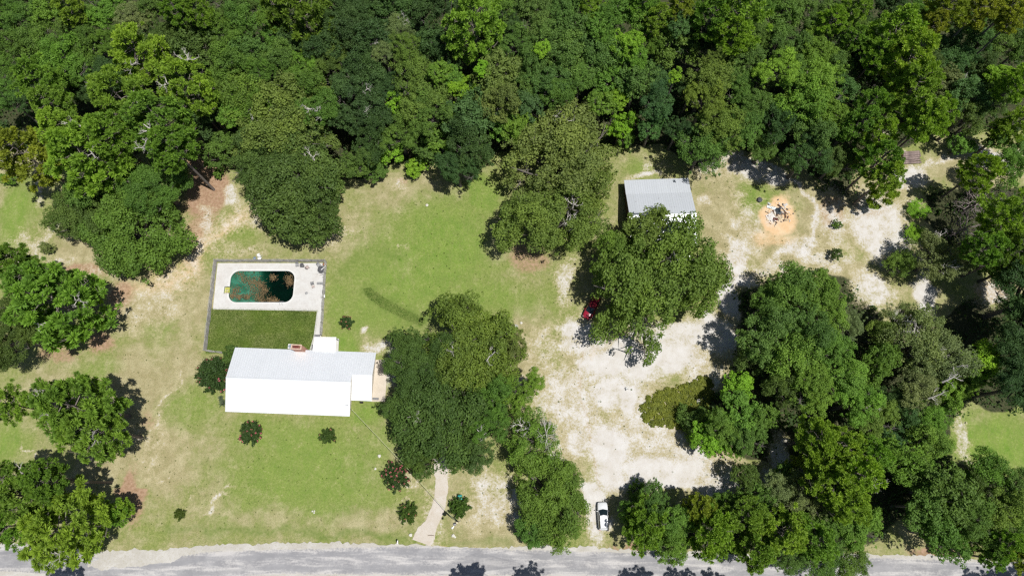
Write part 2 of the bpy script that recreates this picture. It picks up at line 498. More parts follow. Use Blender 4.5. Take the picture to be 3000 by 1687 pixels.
G = [  # channel, px, py, rx, ry, strength, angle
    ('lush', 1310, 730, 150, 150, 0.95), ('lush', 1230, 790, 200, 170, 0.85), ('lush', 1130, 910, 110, 60, 0.7), ('lush', 900, 1390, 260, 130, 0.7), ('lush', 1420, 570, 60, 70, 0.9), ('lush', 1180, 800, 80, 90, 0.75), ('lush', 1400, 880, 130, 60, 0.7), ('lush', 1520, 900, 90, 50, 0.5),
    ('lush', 1010, 1000, 40, 60, 0.9), ('lush', 1000, 900, 45, 70, 0.6), ('lush', 50, 620, 60, 100, 0.9), ('lush', 880, 1330, 150, 90, 0.75), ('lush', 820, 1420, 140, 70, 0.7),
    ('lush', 1080, 1210, 60, 35, 0.95), ('lush', 760, 1260, 110, 50, 0.6), ('lush', 960, 1480, 90, 60, 0.55), ('lush', 2920, 1300, 130, 100, 1.0), ('lush', 20, 1300, 60, 60, 0.8), ('lush', 560, 1200, 90, 60, 0.5),
    ('lush', 1050, 700, 60, 40, 0.3), ('lush', 1870, 490, 45, 40, 0.6), ('lush', 2210, 570, 30, 60, 0.6), ('lush', 1130, 1300, 60, 60, 0.45), ('lush', 700, 690, 50, 30, 0.4),
    ('lush', 640, 1540, 60, 40, 0.3), ('lush', 300, 1080, 60, 30, 0.5), ('lush', 470, 980, 50, 40, 0.4),
    ('dry', 430, 900, 140, 110, 0.85), ('dry', 500, 1030, 120, 130, 0.75), ('dry', 470, 1330, 110, 150, 0.75), ('dry', 250, 730, 120, 70, 0.8), ('dry', 1010, 690, 120, 70, 0.6),
    ('dry', 1180, 560, 130, 60, 0.55), ('dry', 1530, 1060, 90, 110, 0.9), ('dry', 1560, 960, 60, 60, 0.6), ('dry', 1060, 1520, 200, 40, 0.65), ('dry', 1200, 1370, 50, 80, 0.6),
    ('dry', 1440, 1520, 120, 80, 0.85), ('dry', 2120, 650, 80, 130, 0.75), ('dry', 2100, 500, 90, 60, 0.7), ('dry', 2300, 760, 120, 60, 0.7), ('dry', 180, 1150, 120, 60, 0.5), ('dry', 1450, 700, 30, 70, 0.8),
    ('dry', 1160, 750, 60, 60, 0.4), ('dry', 800, 1530, 250, 25, 0.6), ('dry', 620, 1480, 70, 70, 0.6), ('dry', 2600, 640, 120, 150, 0.7), ('dry', 2860, 1200, 60, 60, 0.4), ('dry', 1850, 1230, 90, 70, 0.9), ('dry', 2120, 1400, 60, 60, 0.6),
    ('sand', 1830, 1070, 150, 75, 1.0), ('sand', 1960, 1050, 110, 60, 0.95), ('sand', 2090, 980, 55, 80, 0.9), ('sand', 2130, 850, 35, 80, 1.0), ('sand', 1790, 1160, 70, 60, 0.85), ('sand', 1840, 1170, 45, 60, 0.95),
    ('sand', 1790, 1330, 85, 110, 1.0), ('sand', 1950, 1370, 150, 70, 0.92), ('sand', 1640, 1210, 55, 70, 0.72), ('sand', 1690, 1310, 60, 70, 0.75), ('sand', 1690, 950, 60, 45, 0.85), ('sand', 1640, 1110, 60, 70, 0.66),
    ('sand', 2010, 1320, 120, 40, 0.7), ('sand', 1630, 1360, 40, 60, 0.6), ('sand', 1890, 1210, 45, 90, 0.7), ('sand', 1540, 1130, 60, 50, 0.55), ('sand', 1650, 830, 40, 80, 0.65), ('sand', 1740, 1440, 45, 50, 1.0), ('sand', 1770, 1500, 35, 90, 0.95),
    ('sand', 2090, 500, 50, 25, 0.66), ('sand', 2190, 490, 70, 40, 0.85), ('sand', 2270, 510, 60, 30, 0.8), ('sand', 2060, 580, 40, 30, 0.6), ('sand', 2340, 730, 55, 40, 0.75), ('sand', 2260, 780, 80, 30, 0.6), ('sand', 2160, 640, 25, 25, 0.55),
    ('sand', 2180, 810, 60, 40, 0.8), ('sand', 2560, 690, 60, 90, 0.8), ('sand', 2660, 510, 70, 45, 0.85), ('sand', 2610, 620, 50, 50, 0.65), ('sand', 2640, 930, 50, 40, 0.8), ('sand', 2710, 860, 30, 90, 0.95), ('sand', 2720, 950, 45, 35, 0.9),
    ('sand', 2290, 1340, 40, 60, 0.9), ('sand', 2890, 470, 90, 45, 0.75), ('sand', 2830, 1290, 25, 90, 0.6), ('sand', 2900, 880, 60, 50, 0.6), ('sand', 2240, 1390, 40, 50, 0.8), ('sand', 1900, 480, 40, 25, 0.5), ('sand', 1890, 512, 70, 14, 0.75),
    ('sand', 1100, 1020, 60, 28, 0.62), ('sand', 1078, 958, 13, 13, 0.75), ('sand', 1165, 560, 25, 30, 0.55), ('sand', 1420, 1440, 60, 80, 0.62), ('sand', 1490, 1530, 80, 30, 0.6), ('sand', 1180, 700, 30, 12, 0.4), ('sand', 670, 560, 30, 45, 0.72),
    ('sand', 130, 560, 15, 60, 0.55), ('sand', 470, 870, 60, 40, 0.55), ('sand', 150, 680, 18, 50, 0.55), ('sand', 190, 760, 50, 20, 0.5), ('sand', 30, 700, 25, 30, 0.45), ('sand', 400, 1300, 20, 40, 0.35), ('sand', 2700, 1120, 30, 30, 0.6),
    ('sand', 1400, 1385, 20, 20, 0.6), ('sand', 1180, 1520, 12, 10, 0.4),
    ('dry', 2410, 670, 90, 130, 1.0), ('dry', 2500, 640, 120, 120, 1.0), ('dry', 2450, 800, 120, 50, 1.0), ('sand', 2450, 650, 80, 110, 0.58), ('sand', 2420, 770, 110, 40, 0.58), ('dry', 400, 1160, 140, 170, 0.95), ('dry', 300, 1330, 120, 90, 0.8), ('dry', 560, 900, 60, 130, 0.8), ('straw', 600, 540, 70, 120, 1.0), ('sand', 2560, 850, 90, 70, 0.75), ('dry', 2850, 500, 150, 60, 0.9),
    ('dry', 1690, 1180, 100, 150, 1.0), ('dry', 1900, 1260, 160, 110, 1.0), ('dry', 2060, 1370, 120, 70, 1.0), ('dry', 2080, 1080, 80, 80, 1.0), ('dry', 1640, 1340, 70, 90, 1.0), ('dry', 1780, 1000, 130, 60, 0.9), ('dry', 2150, 880, 60, 100, 0.9), ('dry', 2250, 700, 140, 110, 0.8),
    ('sand', 1690, 1180, 120, 150, 0.66), ('sand', 1890, 1270, 150, 110, 0.64), ('sand', 1990, 990, 160, 60, 0.85), ('sand', 1720, 1000, 90, 60, 0.8), ('sand', 2160, 740, 50, 80, 0.75), ('sand', 2100, 1420, 90, 50, 0.75), ('sand', 2080, 1390, 100, 60, 0.66), ('sand', 2060, 1110, 80, 60, 0.62), ('sand', 1580, 1190, 60, 60, 0.55), ('sand', 1600, 1010, 60, 80, 0.5), ('sand', 1470, 1040, 60, 60, 0.42), ('sand', 2200, 660, 80, 120, 0.5),
    ('sand', 430, 900, 130, 90, 0.42), ('sand', 300, 800, 100, 60, 0.4), ('sand', 90, 720, 70, 60, 0.45), ('sand', 450, 1320, 60, 90, 0.38), ('sand', 1000, 690, 90, 30, 0.38), ('sand', 2590, 650, 120, 120, 0.8), ('sand', 1450, 1470, 110, 90, 0.6), ('sand', 1190, 1420, 30, 60, 0.42), ('sand', 700, 740, 100, 20, 0.4),
    ('straw', 585, 500, 55, 110, 1.0), ('straw', 640, 530, 40, 50, 0.8), ('straw', 350, 870, 50, 60, 0.75), ('straw', 300, 1010, 60, 40, 0.7), ('straw', 180, 1040, 80, 40, 0.6), ('straw', 380, 1440, 40, 90, 0.8), ('straw', 430, 1240, 40, 60, 0.5),
    ('straw', 250, 790, 90, 30, 0.7), ('straw', 2550, 610, 60, 40, 0.7), ('straw', 2440, 620, 50, 60, 0.9), ('straw', 1550, 760, 60, 60, 0.6), ('straw', 1170, 545, 30, 15, 0.6), ('straw', 2160, 750, 60, 30, 0.5), ('straw', 2900, 870, 70, 50, 0.7), ('straw', 1870, 1590, 80, 14, 0.7), ('straw', 2750, 1610, 120, 18, 0.7),
    ('clay', 2270, 700, 70, 40, 0.6), ('clay', 1748, 1030, 22, 60, 0.35), ('clay', 2210, 800, 60, 30, 0.4), ('clay', 580, 760, 50, 60, 0.22), ('clay', 1200, 450, 12, 20, 0.8), ('clay', 1290, 1600, 40, 10, 0.5),
]
for g in G:
    blob(*g)
blob('clay', 2286, 626, 58, 68, 1.0, 0.3, 0.30, True)
blob('gray', 2278, 628, 26, 24, 0.7)
blob('clay', 2288, 628, 44, 50, 1.0, 0.0, 0.3, False)
stroke('tall', [(1072, 852), (1120, 885), (1190, 922), (1240, 945)], 34, 1.0, 0.8, False)  # dark green diagonal stroke; the tall channel is used for its tone
stroke('tall', [(1010, 805), (1060, 765), (1130, 735)], 44, 0.5, 1.2)  # fainter dark branch of the diagonal stroke
stroke('sand', [(790, 625), (720, 632), (655, 664), (610, 705), (575, 765), (540, 810), (470, 845)], 96, 0.56, 0.9)
stroke('clay', [(720, 635), (640, 675), (600, 720), (560, 785), (500, 830), (400, 840)], 110, 0.50, 1.0)
stroke('straw', [(600, 430), (610, 560), (590, 660), (560, 760)], 70, 0.75, 0.9)
stroke('sand', [(605, 600), (605, 660), (590, 730)], 40, 0.6, 0.9)
stroke('sand', [(555, 790), (520, 830), (470, 850)], 60, 0.5)
stroke('sand', [(540, 1080), (528, 1120), (480, 1165), (455, 1195)], 11, 0.55)
stroke('sand', [(500, 1190), (470, 1210), (455, 1260)], 8, 0.45)
stroke('sand', [(672, 1445), (640, 1468), (628, 1500), (600, 1508)], 14, 0.62)
stroke('sand', [(455, 1420), (485, 1410)], 9, 0.6)
stroke('sand', [(560, 1425), (570, 1445)], 9, 0.5)
stroke('sand', [(65, 1310), (75, 1340), (95, 1355)], 10, 0.55)
stroke('sand', [(2330, 540), (2385, 600), (2395, 660), (2350, 720), (2290, 760)], 16, 0.8)
stroke('sand', [(2120, 480), (2200, 460), (2280, 490), (2330, 540)], 22, 0.75)
stroke('sand', [(2640, 440), (2560, 380), (2530, 340)], 22, 0.6)
stroke('sand', [(2630, 500), (2800, 470), (3000, 440)], 30, 0.6)
stroke('dry', [(1722, 985), (1700, 1070), (1698, 1140), (1735, 1300), (1755, 1430)], 16, 0.0)
stroke('tall', [(500, 1566), (560, 1569), (760, 1571), (950, 1570), (1190, 1578)], 13, 0.75, 1.2)
stroke('tall', [(1340, 1575), (1480, 1585), (1650, 1590)], 14, 0.45)
stroke('lush', [(1020, 830), (1110, 880), (1190, 915)], 16, 0.0)
# wheel tracks worn through the sand
stroke('straw', [(1722, 985), (1700, 1070), (1698, 1140), (1735, 1300), (1758, 1440)], 15, 0.62, 0.6, False)
stroke('straw', [(1752, 985), (1734, 1070), (1732, 1140), (1768, 1300), (1782, 1440)], 11, 0.42, 0.6, False)
stroke('straw', [(1790, 1060), (1770, 1110), (1780, 1200)], 10, 0.3)
# fenced back lawn: long, dark, unmown grass
stroke('sand', [(1292, 1330), (1297, 1420), (1282, 1500), (1256, 1570), (1240, 1600)], 60, 0.45, 0.5)
LAWN = [xy(615, 905), xy(929, 911), xy(922, 985), xy(912, 1030), xy(600, 1034)]
CH['tall'] = np.maximum(CH['tall'], inside(LAWN, XX, YY) * np.clip(1.35 - .95 * vnoise(XX, YY, 3.5, 55), .45, 1.0))
# pale grey patch of ground beside the slab
blob('gray', 1150, 1090, 25, 45, 0.9)
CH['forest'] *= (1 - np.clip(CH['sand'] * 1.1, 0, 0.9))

idx = np.arange(NXg * NYg).reshape(NYg, NXg)
quads = np.stack([idx[:-1, :-1], idx[:-1, 1:], idx[1:, 1:], idx[1:, :-1]], -1).reshape(-1, 4)
POOL_C = ((-51.77 - 39.77) / 2, (38.44 + 32.46) / 2)
cxq = (XX[:-1, :-1] + XX[1:, 1:]).ravel() / 2; cyq = (YY[:-1, :-1] + YY[1:, 1:]).ravel() / 2
keep = ~((np.abs(cxq - POOL_C[0] + 0.3) < 7.0) & (np.abs(cyq - POOL_C[1]) < 3.4))
quads = quads[keep]
ZZ = (vnoise(XX, YY, 9, 5) - 0.5) * 0.06
ZZ -= 0.03 + 0.25 * ((np.abs(XX) > 118) | (YY > 112))
A4 = np.stack([CH['sand'], CH['dry'], CH['lush'], CH['forest']], -1)
B4 = np.stack([CH['straw'], CH['clay'], CH['tall'], CH['gray']], -1)


def ground_mat():
    t = NT('ground_cover')
    co = t.coord()
    a = t.n('ShaderNodeAttribute', attribute_name='cover_a'); b = t.n('ShaderNodeAttribute', attribute_name='cover_b')
    sa = t.n('ShaderNodeSeparateColor'); sb = t.n('ShaderNodeSeparateColor')
    t.l(a.outputs['Color'], sa.inputs[0]); t.l(b.outputs['Color'], sb.inputs[0])
    sand, dry, lush, forest = sa.outputs[0], sa.outputs[1], sa.outputs[2], a.outputs['Alpha']
    straw, clay, tall, gray = sb.outputs[0], sb.outputs[1], sb.outputs[2], b.outputs['Alpha']
    n0 = t.noise(co, 0.09, 5, 0.6, 0.5); n1 = t.noise(co, 0.45, 5, 0.65, 0.3); n2 = t.noise(co, 1.9, 4, 0.65); n3 = t.noise(co, 6.5, 3, 0.7); n4 = t.noise(co, 3.4, 4, 0.75)
    nd = t.noise(t.coord('Object', (1, 0.55, 1)), 0.9, 6, 0.7, 0.6)
    g1 = t.mix(t.ramp(n2, 0.3, 0.7), (0.165, 0.205, 0.050), (0.255, 0.282, 0.090))
    drycol = t.mix(t.ramp(n1, 0.35, 0.7), (0.31, 0.265, 0.145), (0.42, 0.37, 0.225))
    f = t.math('ADD', t.math('MULTIPLY', n0, 0.80), t.math('MULTIPLY', n1, 0.45)); f = t.math('SUBTRACT', f, 0.10)
    f = t.math('ADD', f, t.math('MULTIPLY', dry, 0.30)); f = t.math('SUBTRACT', f, t.math('MULTIPLY', lush, 0.30))
    f = t.math('ADD', f, t.math('MULTIPLY', t.math('SUBTRACT', nd, 0.5), 0.32))
    f = t.math('ADD', f, t.math('MULTIPLY', t.math('SUBTRACT', n2, 0.5), 0.35))
    c = t.mix(t.ramp(f, 0.34, 0.78), g1, drycol)
    lushc = t.mix(t.ramp(n1, 0.3, 0.75), (0.110, 0.215, 0.022), (0.195, 0.305, 0.045))
    c = t.mix(t.math('MULTIPLY', lush, t.ramp(t.math('ADD', nd, t.math('MULTIPLY', n1, 0.4)), 0.4, 0.95, 1.0, 0.35)), c, lushc)
    c = t.mix(t.ramp(n3, 0.28, 0.68, 0.48, 0.0), c, (0.10, 0.12, 0.04))
    c = t.mix(t.ramp(n4, 0.50, 0.72, 0.0, 0.30), c, (0.38, 0.36, 0.18))                      # blade-scale mottling
    strawc = t.mix(t.ramp(n2, 0.3, 0.7), (0.25, 0.155, 0.095), (0.36, 0.245, 0.165))
    c = t.mix(t.ramp(t.math('ADD', straw, t.math('MULTIPLY', t.math('SUBTRACT', n2, 0.5), 0.7)), 0.3, 0.75), c, strawc)
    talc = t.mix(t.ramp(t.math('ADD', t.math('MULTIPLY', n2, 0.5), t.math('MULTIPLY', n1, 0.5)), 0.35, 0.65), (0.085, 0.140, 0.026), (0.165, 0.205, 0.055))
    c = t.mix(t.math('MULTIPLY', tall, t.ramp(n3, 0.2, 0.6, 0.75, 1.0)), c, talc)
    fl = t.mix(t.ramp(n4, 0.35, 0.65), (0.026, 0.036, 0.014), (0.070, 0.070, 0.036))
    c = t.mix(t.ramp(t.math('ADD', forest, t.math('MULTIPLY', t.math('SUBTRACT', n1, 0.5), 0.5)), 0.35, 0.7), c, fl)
    # white sand breaking through in grains and patches
    sn = t.math('ADD', t.math('MULTIPLY', n2, 0.45), t.math('MULTIPLY', n4, 0.75)); sn = t.math('SUBTRACT', sn, 0.10)
    sn = t.math('ADD', sn, t.math('MULTIPLY', t.math('SUBTRACT', n1, 0.5), 0.7))
    sf = t.math('ADD', t.math('MULTIPLY', sand, 0.93), t.math('MULTIPLY', t.math('SUBTRACT', sn, 0.5), 1.45))
    sandc = t.mix(t.ramp(n1, 0.3, 0.75), (0.47, 0.445, 0.41), (0.555, 0.545, 0.53))
    sandc = t.mix(t.ramp(n3, 0.35, 0.75, 0.0, 0.30), sandc, (0.42, 0.36, 0.27))
    sb2 = t.mix(0.55, c, (0.42, 0.36, 0.22))
    c = t.mix(t.ramp(sf, 0.18, 0.50), c, sb2)
    c = t.mix(t.ramp(sf, 0.36, 0.82), c, sandc)
    clayc = t.mix(t.ramp(n1, 0.3, 0.75), (0.56, 0.37, 0.20), (0.60, 0.46, 0.30))
    c = t.mix(t.ramp(t.math('ADD', clay, t.math('MULTIPLY', t.math('SUBTRACT', n2, 0.5), 0.5)), 0.25, 0.85), c, clayc)
    c = t.mix(t.math('MULTIPLY', gray, t.ramp(n2, 0.3, 0.6)), c, (0.50, 0.50, 0.50))
    nrm = t.bump(t.math('ADD', n3, t.math('MULTIPLY', n2, 1.5)), 0.55, 0.08)
    t.princ(c, 0.95, 0, 0.1, nrm)
    return t.m


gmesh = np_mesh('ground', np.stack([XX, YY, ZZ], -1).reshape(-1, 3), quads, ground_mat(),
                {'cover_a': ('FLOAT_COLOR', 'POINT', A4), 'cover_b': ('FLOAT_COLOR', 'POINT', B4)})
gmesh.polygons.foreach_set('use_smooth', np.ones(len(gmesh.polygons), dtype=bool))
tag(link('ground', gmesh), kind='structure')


# ------------------------------------------------------------------ road, shoulder, driveway
def ribbon(name, pts, mat, z, jit, seed, step=0.45, thick=0.25):
    """Sheet between two edge polylines given as (px, py_upper, py_lower), edges worn uneven."""
    r = np.random.RandomState(seed)
    up = np.array([xy(a, b) for a, b, c in pts]); lo = np.array([xy(a, c) for a, b, c in pts])
    L = np.concatenate([[0], np.cumsum(np.linalg.norm(np.diff(up, axis=0), axis=1))])
    s = np.arange(0, L[-1], step)
    def interp(P): return np.stack([np.interp(s, L, P[:, 0]), np.interp(s, L, P[:, 1])], -1)
    def smooth(x, k):
        return np.convolve(np.pad(x, k, mode='edge'), np.ones(2 * k + 1) / (2 * k + 1), 'valid')
    u, l = interp(up), interp(lo)
    u = np.stack([smooth(u[:, 0], 8), smooth(u[:, 1], 8)], -1); l = np.stack([smooth(l[:, 0], 8), smooth(l[:, 1], 8)], -1)
    d = l - u; d /= np.linalg.norm(d, axis=1)[:, None]
    for k, a in ((0, 1.0), (2, 1.4), (7, 2.2)):
        u += d * (smooth(r.randn(len(s)), k) * jit * a)[:, None]
        l += d * (smooth(r.randn(len(s)), k) * jit * a)[:, None]
    fr = (0, 0.14, 0.28, 0.42, 0.58, 0.72, 0.86, 1.0)
    rows = [u + (l - u) * f for f in fr]
    V = np.concatenate([np.concatenate([q, np.full((len(s), 1), z)], 1) for q in rows])
    n = len(s)
    Fq = [[k * n + i, (k + 1) * n + i, (k + 1) * n + i + 1, k * n + i + 1] for k in range(7) for i in range(n - 1)]
    return tag(link(name, np_mesh(name, V, Fq, mat, {'across': ('FLOAT', 'POINT', np.repeat(fr, n))})), kind='structure')


def asphalt_mat():
    t = NT('worn_asphalt')
    co = t.coord()
    ls = t.noise(t.coord('Object', (0.16, 1.0, 1)), 0.9, 6, 0.65, 0.5)
    a = t.noise(co, 0.35, 5, 0.65, 0.4); b = t.noise(co, 3.0, 5, 0.7); f = t.noise(co, 14, 3, 0.7)
    c = t.mix(t.ramp(a, 0.35, 0.7), (0.235, 0.232, 0.24), (0.325, 0.32, 0.325))
    c = t.mix(t.ramp(t.math('ADD', ls, t.math('MULTIPLY', b, 0.35)), 0.60, 0.82, 0, 0.85), c, (0.53, 0.51, 0.49))
    ac = t.n('ShaderNodeAttribute', attribute_name='across').outputs['Fac']
    w = t.math('ABSOLUTE', t.math('SUBTRACT', t.math('ABSOLUTE', t.math('SUBTRACT', ac, 0.5)), 0.24))
    c = t.mix(t.ramp(t.math('ADD', w, t.math('MULTIPLY', t.math('SUBTRACT', a, 0.5), 0.12)), 0.03, 0.12, 0.5, 0), c, (0.24, 0.24, 0.25))      # wheel paths
    edge = t.math('ABSOLUTE', t.math('SUBTRACT', ac, 0.5))
    c = t.mix(t.ramp(t.math('ADD', edge, t.math('MULTIPLY', t.math('SUBTRACT', b, 0.5), 0.5)), 0.40, 0.56, 0, 0.8), c, (0.50, 0.47, 0.42))    # sand blown over the edges
    pt = t.voro(t.coord('Object', (0.10, 0.45, 1)), 1.0, 'F1', 'Color')
    c = t.mix(t.ramp(pt, 0.72, 0.74, 0, 0.35), c, (0.16, 0.16, 0.17))
    c = t.mix(t.ramp(f, 0.3, 0.75, 0.3, 0), c, (0.17, 0.17, 0.18))
    t.princ(c, 0.92, 0, 0.2, t.bump(f, 0.3, 0.02))
    return t.m


def gravel_mat(name, c1, c2, c3):
    t = NT(name)
    co = t.coord()
    a = t.noise(co, 0.4, 5, 0.65, 0.5); b = t.noise(co, 2.4, 5, 0.7); f = t.noise(co, 11, 3, 0.75)
    c = t.mix(t.ramp(a, 0.35, 0.7), c1, c2)
    c = t.mix(t.ramp(b, 0.48, 0.75, 0, 0.6), c, c3)
    c = t.mix(t.ramp(f, 0.3, 0.75, 0.35, 0), c, tuple(x * 0.6 for x in c3))
    t.princ(c, 0.95, 0, 0.1, t.bump(f, 0.5, 0.03))
    return t.m


M['gravel'] = gravel_mat('shoulder_gravel', (0.43, 0.41, 0.375), (0.52, 0.505, 0.48), (0.34, 0.31, 0.22))
M['drive_sand'] = gravel_mat('driveway_sand', (0.50, 0.45, 0.385), (0.56, 0.525, 0.48), (0.41, 0.345, 0.26))
ribbon('road_shoulder', [(-300, 1575, 1720), (0, 1590, 1700), (120, 1597, 1700), (300, 1614, 1700), (450, 1612, 1715), (560, 1600, 1720), (750, 1588, 1715), (1000, 1592, 1710), (1200, 1597, 1710),
                         (1450, 1602, 1712), (1700, 1602, 1712), (1860, 1608, 1720), (2200, 1626, 1730), (2560, 1622, 1735), (2800, 1630, 1740), (3000, 1645, 1750), (3300, 1660, 1770)], M['gravel'], 0.012, 0.13, 3)
ribbon('road', [(-300, 1588, 1672), (0, 1596, 1672), (140, 1606, 1680), (330, 1640, 1712), (480, 1634, 1712), (620, 1613, 1700), (800, 1609, 1680), (1000, 1604, 1682), (1200, 1599, 1684),
                (1300, 1600, 1684), (1450, 1608, 1684), (1700, 1612, 1686), (1880, 1620, 1692), (2200, 1634, 1702), (2560, 1632, 1708), (2800, 1640, 1715), (3000, 1655, 1728), (3300, 1668, 1745)], asphalt_mat(), 0.018, 0.045, 4)


def path_sheet(name, pts, mat, z, jit, seed):
    """Sheet along a centre line given as (px, py, width in px)."""
    r = np.random.RandomState(seed)
    P = np.array([[*xy(a, b), w / ppm(b)] for a, b, w in pts])
    L = np.concatenate([[0], np.cumsum(np.linalg.norm(np.diff(P[:, :2], axis=0), axis=1))])
    s = np.arange(0, L[-1], 0.3)
    Q = np.stack([np.interp(s, L, P[:, i]) for i in range(3)], -1)
    k = 5
    for i in range(3): Q[:, i] = np.convolve(np.pad(Q[:, i], k, mode='edge'), np.ones(2 * k + 1) / (2 * k + 1), 'valid')
    def sm(x): return np.convolve(np.pad(x, 2, mode='edge'), np.ones(5) / 5, 'valid')[:, None] * 1.6
    T = np.gradient(Q[:, :2], axis=0); T /= np.linalg.norm(T, axis=1)[:, None]
    Nn = np.stack([-T[:, 1], T[:, 0]], -1)
    a = Q[:, :2] + Nn * (Q[:, 2:3] / 2 + sm(r.randn(len(s))) * jit); b = Q[:, :2] - Nn * (Q[:, 2:3] / 2 + sm(r.randn(len(s))) * jit)
    V = np.concatenate([np.c_[a, np.full(len(s), z)], np.c_[b, np.full(len(s), z)]]); n = len(s)
    return tag(link(name, np_mesh(name, V, [[i, i + 1, n + i + 1, n + i] for i in range(n - 1)], mat)), kind='structure')


path_sheet('driveway', [(1288, 1330, 36), (1291, 1370, 38), (1296, 1415, 36), (1293, 1455, 36), (1280, 1500, 38), (1260, 1540, 44), (1243, 1572, 54), (1234, 1602, 72)], M['drive_sand'], 0.023, 0.14, 8)
path_sheet('sand_drift', [(250, 1652, 10), (300, 1650, 34), (370, 1640, 44), (450, 1636, 38), (520, 1622, 26), (590, 1606, 8)], M['gravel'], 0.024, 0.25, 12)

# ------------------------------------------------------------------ metal-roofed house
def ribbed(mb, a, b, c, d, rib=0.40, h=0.018, thick=0.05, mi=0):
    """Ribbed sheet: a-b along the eave, d-c along the ridge (a,b,c,d counter-clockwise seen from above)."""
    a, b, c, d = map(Vector, (a, b, c, d))
    nrm = (b - a).cross(d - a).normalized()
    n = max(2, int(round((b - a).length / rib)))
    top, bot = [], []
    for i in range(n):
        for f, hh in ((0.0, 0.0), (0.72, 0.0), (0.80, h), (0.92, h)):
            s = (i + f) / n
            p, q = a.lerp(b, s), d.lerp(c, s)
            top.append((p + nrm * hh, q + nrm * hh))
    top.append((b, c))
    vs = []
    for p, q in top: vs += [p, q]
    fs = [(2 * i, 2 * i + 2, 2 * i + 3, 2 * i + 1) for i in range(len(top) - 1)]
    mb.add(vs, fs, mi)
    k = [a - nrm * thick, b - nrm * thick, c - nrm * thick, d - nrm * thick]
    mb.add([a, b, c, d] + k, [(7, 6, 5, 4), (4, 5, 1, 0), (5, 6, 2, 1), (6, 7, 3, 2), (7, 4, 0, 3)], mi)


def gable_wall(mb, x, y0, y1, zt, yr, zr, t=0.12, z0=0.0):
    poly = [(y0, z0), (y1, z0), (y1, zt), (yr, zr), (y0, zt)]
    n = len(poly)
    mb.add([(x - t / 2, y, z) for y, z in poly] + [(x + t / 2, y, z) for y, z in poly],
           [tuple(range(n - 1, -1, -1)), tuple(range(n, 2 * n))] + [(i, (i + 1) % n, n + (i + 1) % n, n + i) for i in range(n)])


def window(parent, x0, x1, z0, z1, y, face, mat_f=None):
    """Window in a wall lying along x at y, facing -y (face=-1) or +y (+1)."""
    f = MB(); d = 0.05 * face
    for (a, b, c, e) in ((x0 - .07, x1 + .07, z0 - .07, z0), (x0 - .07, x1 + .07, z1, z1 + .07), (x0 - .07, x0, z0, z1), (x1, x1 + .07, z0, z1), ((x0 + x1) / 2 - .03, (x0 + x1) / 2 + .03, z0, z1)):
        f.box(a, b, min(y, y + d), max(y, y + d), c, e)
    w = f.build('window', M['white_plastic'], parent)
    g = MB().box(x0, x1, min(y, y + d * .4), max(y, y + d * .4), z0, z1)
    g.build('pane', M['glass_dark'], w)
    return w


nw = at(688.7, 1017.4, 2.6); ne = at(1102, 1032.6, 2.6)
HANG = math.atan2(ne.y - nw.y, ne.x - nw.x)
HL = (ne - nw).length                    # 24.7 m along the north eave
house = empty('house', (nw.x, nw.y, 0), HANG, 'long ranch house with white and pale grey metal gable roof beside the pool yard', 'house')
WL, WD, ED = 21.25, 11.1, 8.4            # west part length, depth; east wing depth
ZE, ZR, ZRE = 2.6, 4.45, 4.0
# local frame: x along the eave, y negative towards the road
w = MB()
OV = 0.55
x0, x1, xm = OV, HL - OV, WL - OV
w.box(x0, x1, -OV - .15, -OV, 0, ZE)                                    # north wall
w.box(x0, xm, -WD + OV, -WD + OV + .15, 0, ZE)                          # south wall, west part
w.box(xm, x1, -ED + OV, -ED + OV + .15, 0, ZE)
w.box(xm - .15, xm, -WD + OV + .15, -ED + OV, 0, ZE)
gable_wall(w, x0, -WD + OV, -OV, ZE, -WD / 2, ZR - .12)
gable_wall(w, x1, -ED + OV, -OV, ZE, -ED / 2, ZRE - .12)
gable_wall(w, WL - .1, -WD + OV + .2, -OV - .2, ZE, -WD / 2, ZR - .1, z0=2.5)
w.build('wall', M['siding'], house)
rn = MB(); ribbed(rn, (HL, 0, ZE), (WL, 0, ZE), (WL, -ED / 2, ZRE), (HL, -ED / 2, ZRE))
ribbed(rn, (WL, 0, ZE + .003), (0, 0, ZE + .003), (0, -WD / 2, ZR), (WL, -WD / 2, ZR))
north_roof = rn.build('roof', M['roof_metal'], house); north_roof['label'] = 'pale grey north roof slope'
rs = MB(); ribbed(rs, (0, -WD, ZE), (WL, -WD, ZE), (WL, -WD / 2, ZR + .003), (0, -WD / 2, ZR + .003))
south_roof = rs.build('roof', M['roof_metal'], house); south_roof['label'] = 'bright white south roof slope'
re_ = MB(); ribbed(re_, (WL + .004, -ED, ZE), (HL, -ED, ZE), (HL, -ED / 2, ZRE + .003), (WL + .004, -ED / 2, ZRE + .003))
re_.build('roof', M['roof_metal'], house)
rc = MB()
rc.add([(0, -WD / 2 - .18, ZR - .02), (WL, -WD / 2 - .18, ZR - .02), (WL, -WD / 2, ZR + .06), (0, -WD / 2, ZR + .06), (0, -WD / 2 + .18, ZR - .02), (WL, -WD / 2 + .18, ZR - .02)],
       [(0, 1, 2, 3), (3, 2, 5, 4)])
rc.build('ridge_cap', M['roof_metal'], south_roof)
fas = MB()
fas.box(0.02, HL - .02, -.06, -.01, ZE - .2, ZE - .06); fas.box(0.02, WL - .02, -WD + .01, -WD + .06, ZE - .2, ZE - .06); fas.box(WL + .02, HL - .02, -ED + .01, -ED + .06, ZE - .2, ZE - .06)
fas.build('fascia', M['white_plastic'], house)
for a in (2.2, 5.2, 11.5, 14.8, 18.2): window(house, a, a + 1.3, 1.0, 2.1, -WD + OV, -1)
for a in (2.5, 7.5, 20.0): window(house, a, a + 1.2, 1.0, 2.1, -OV, 1)
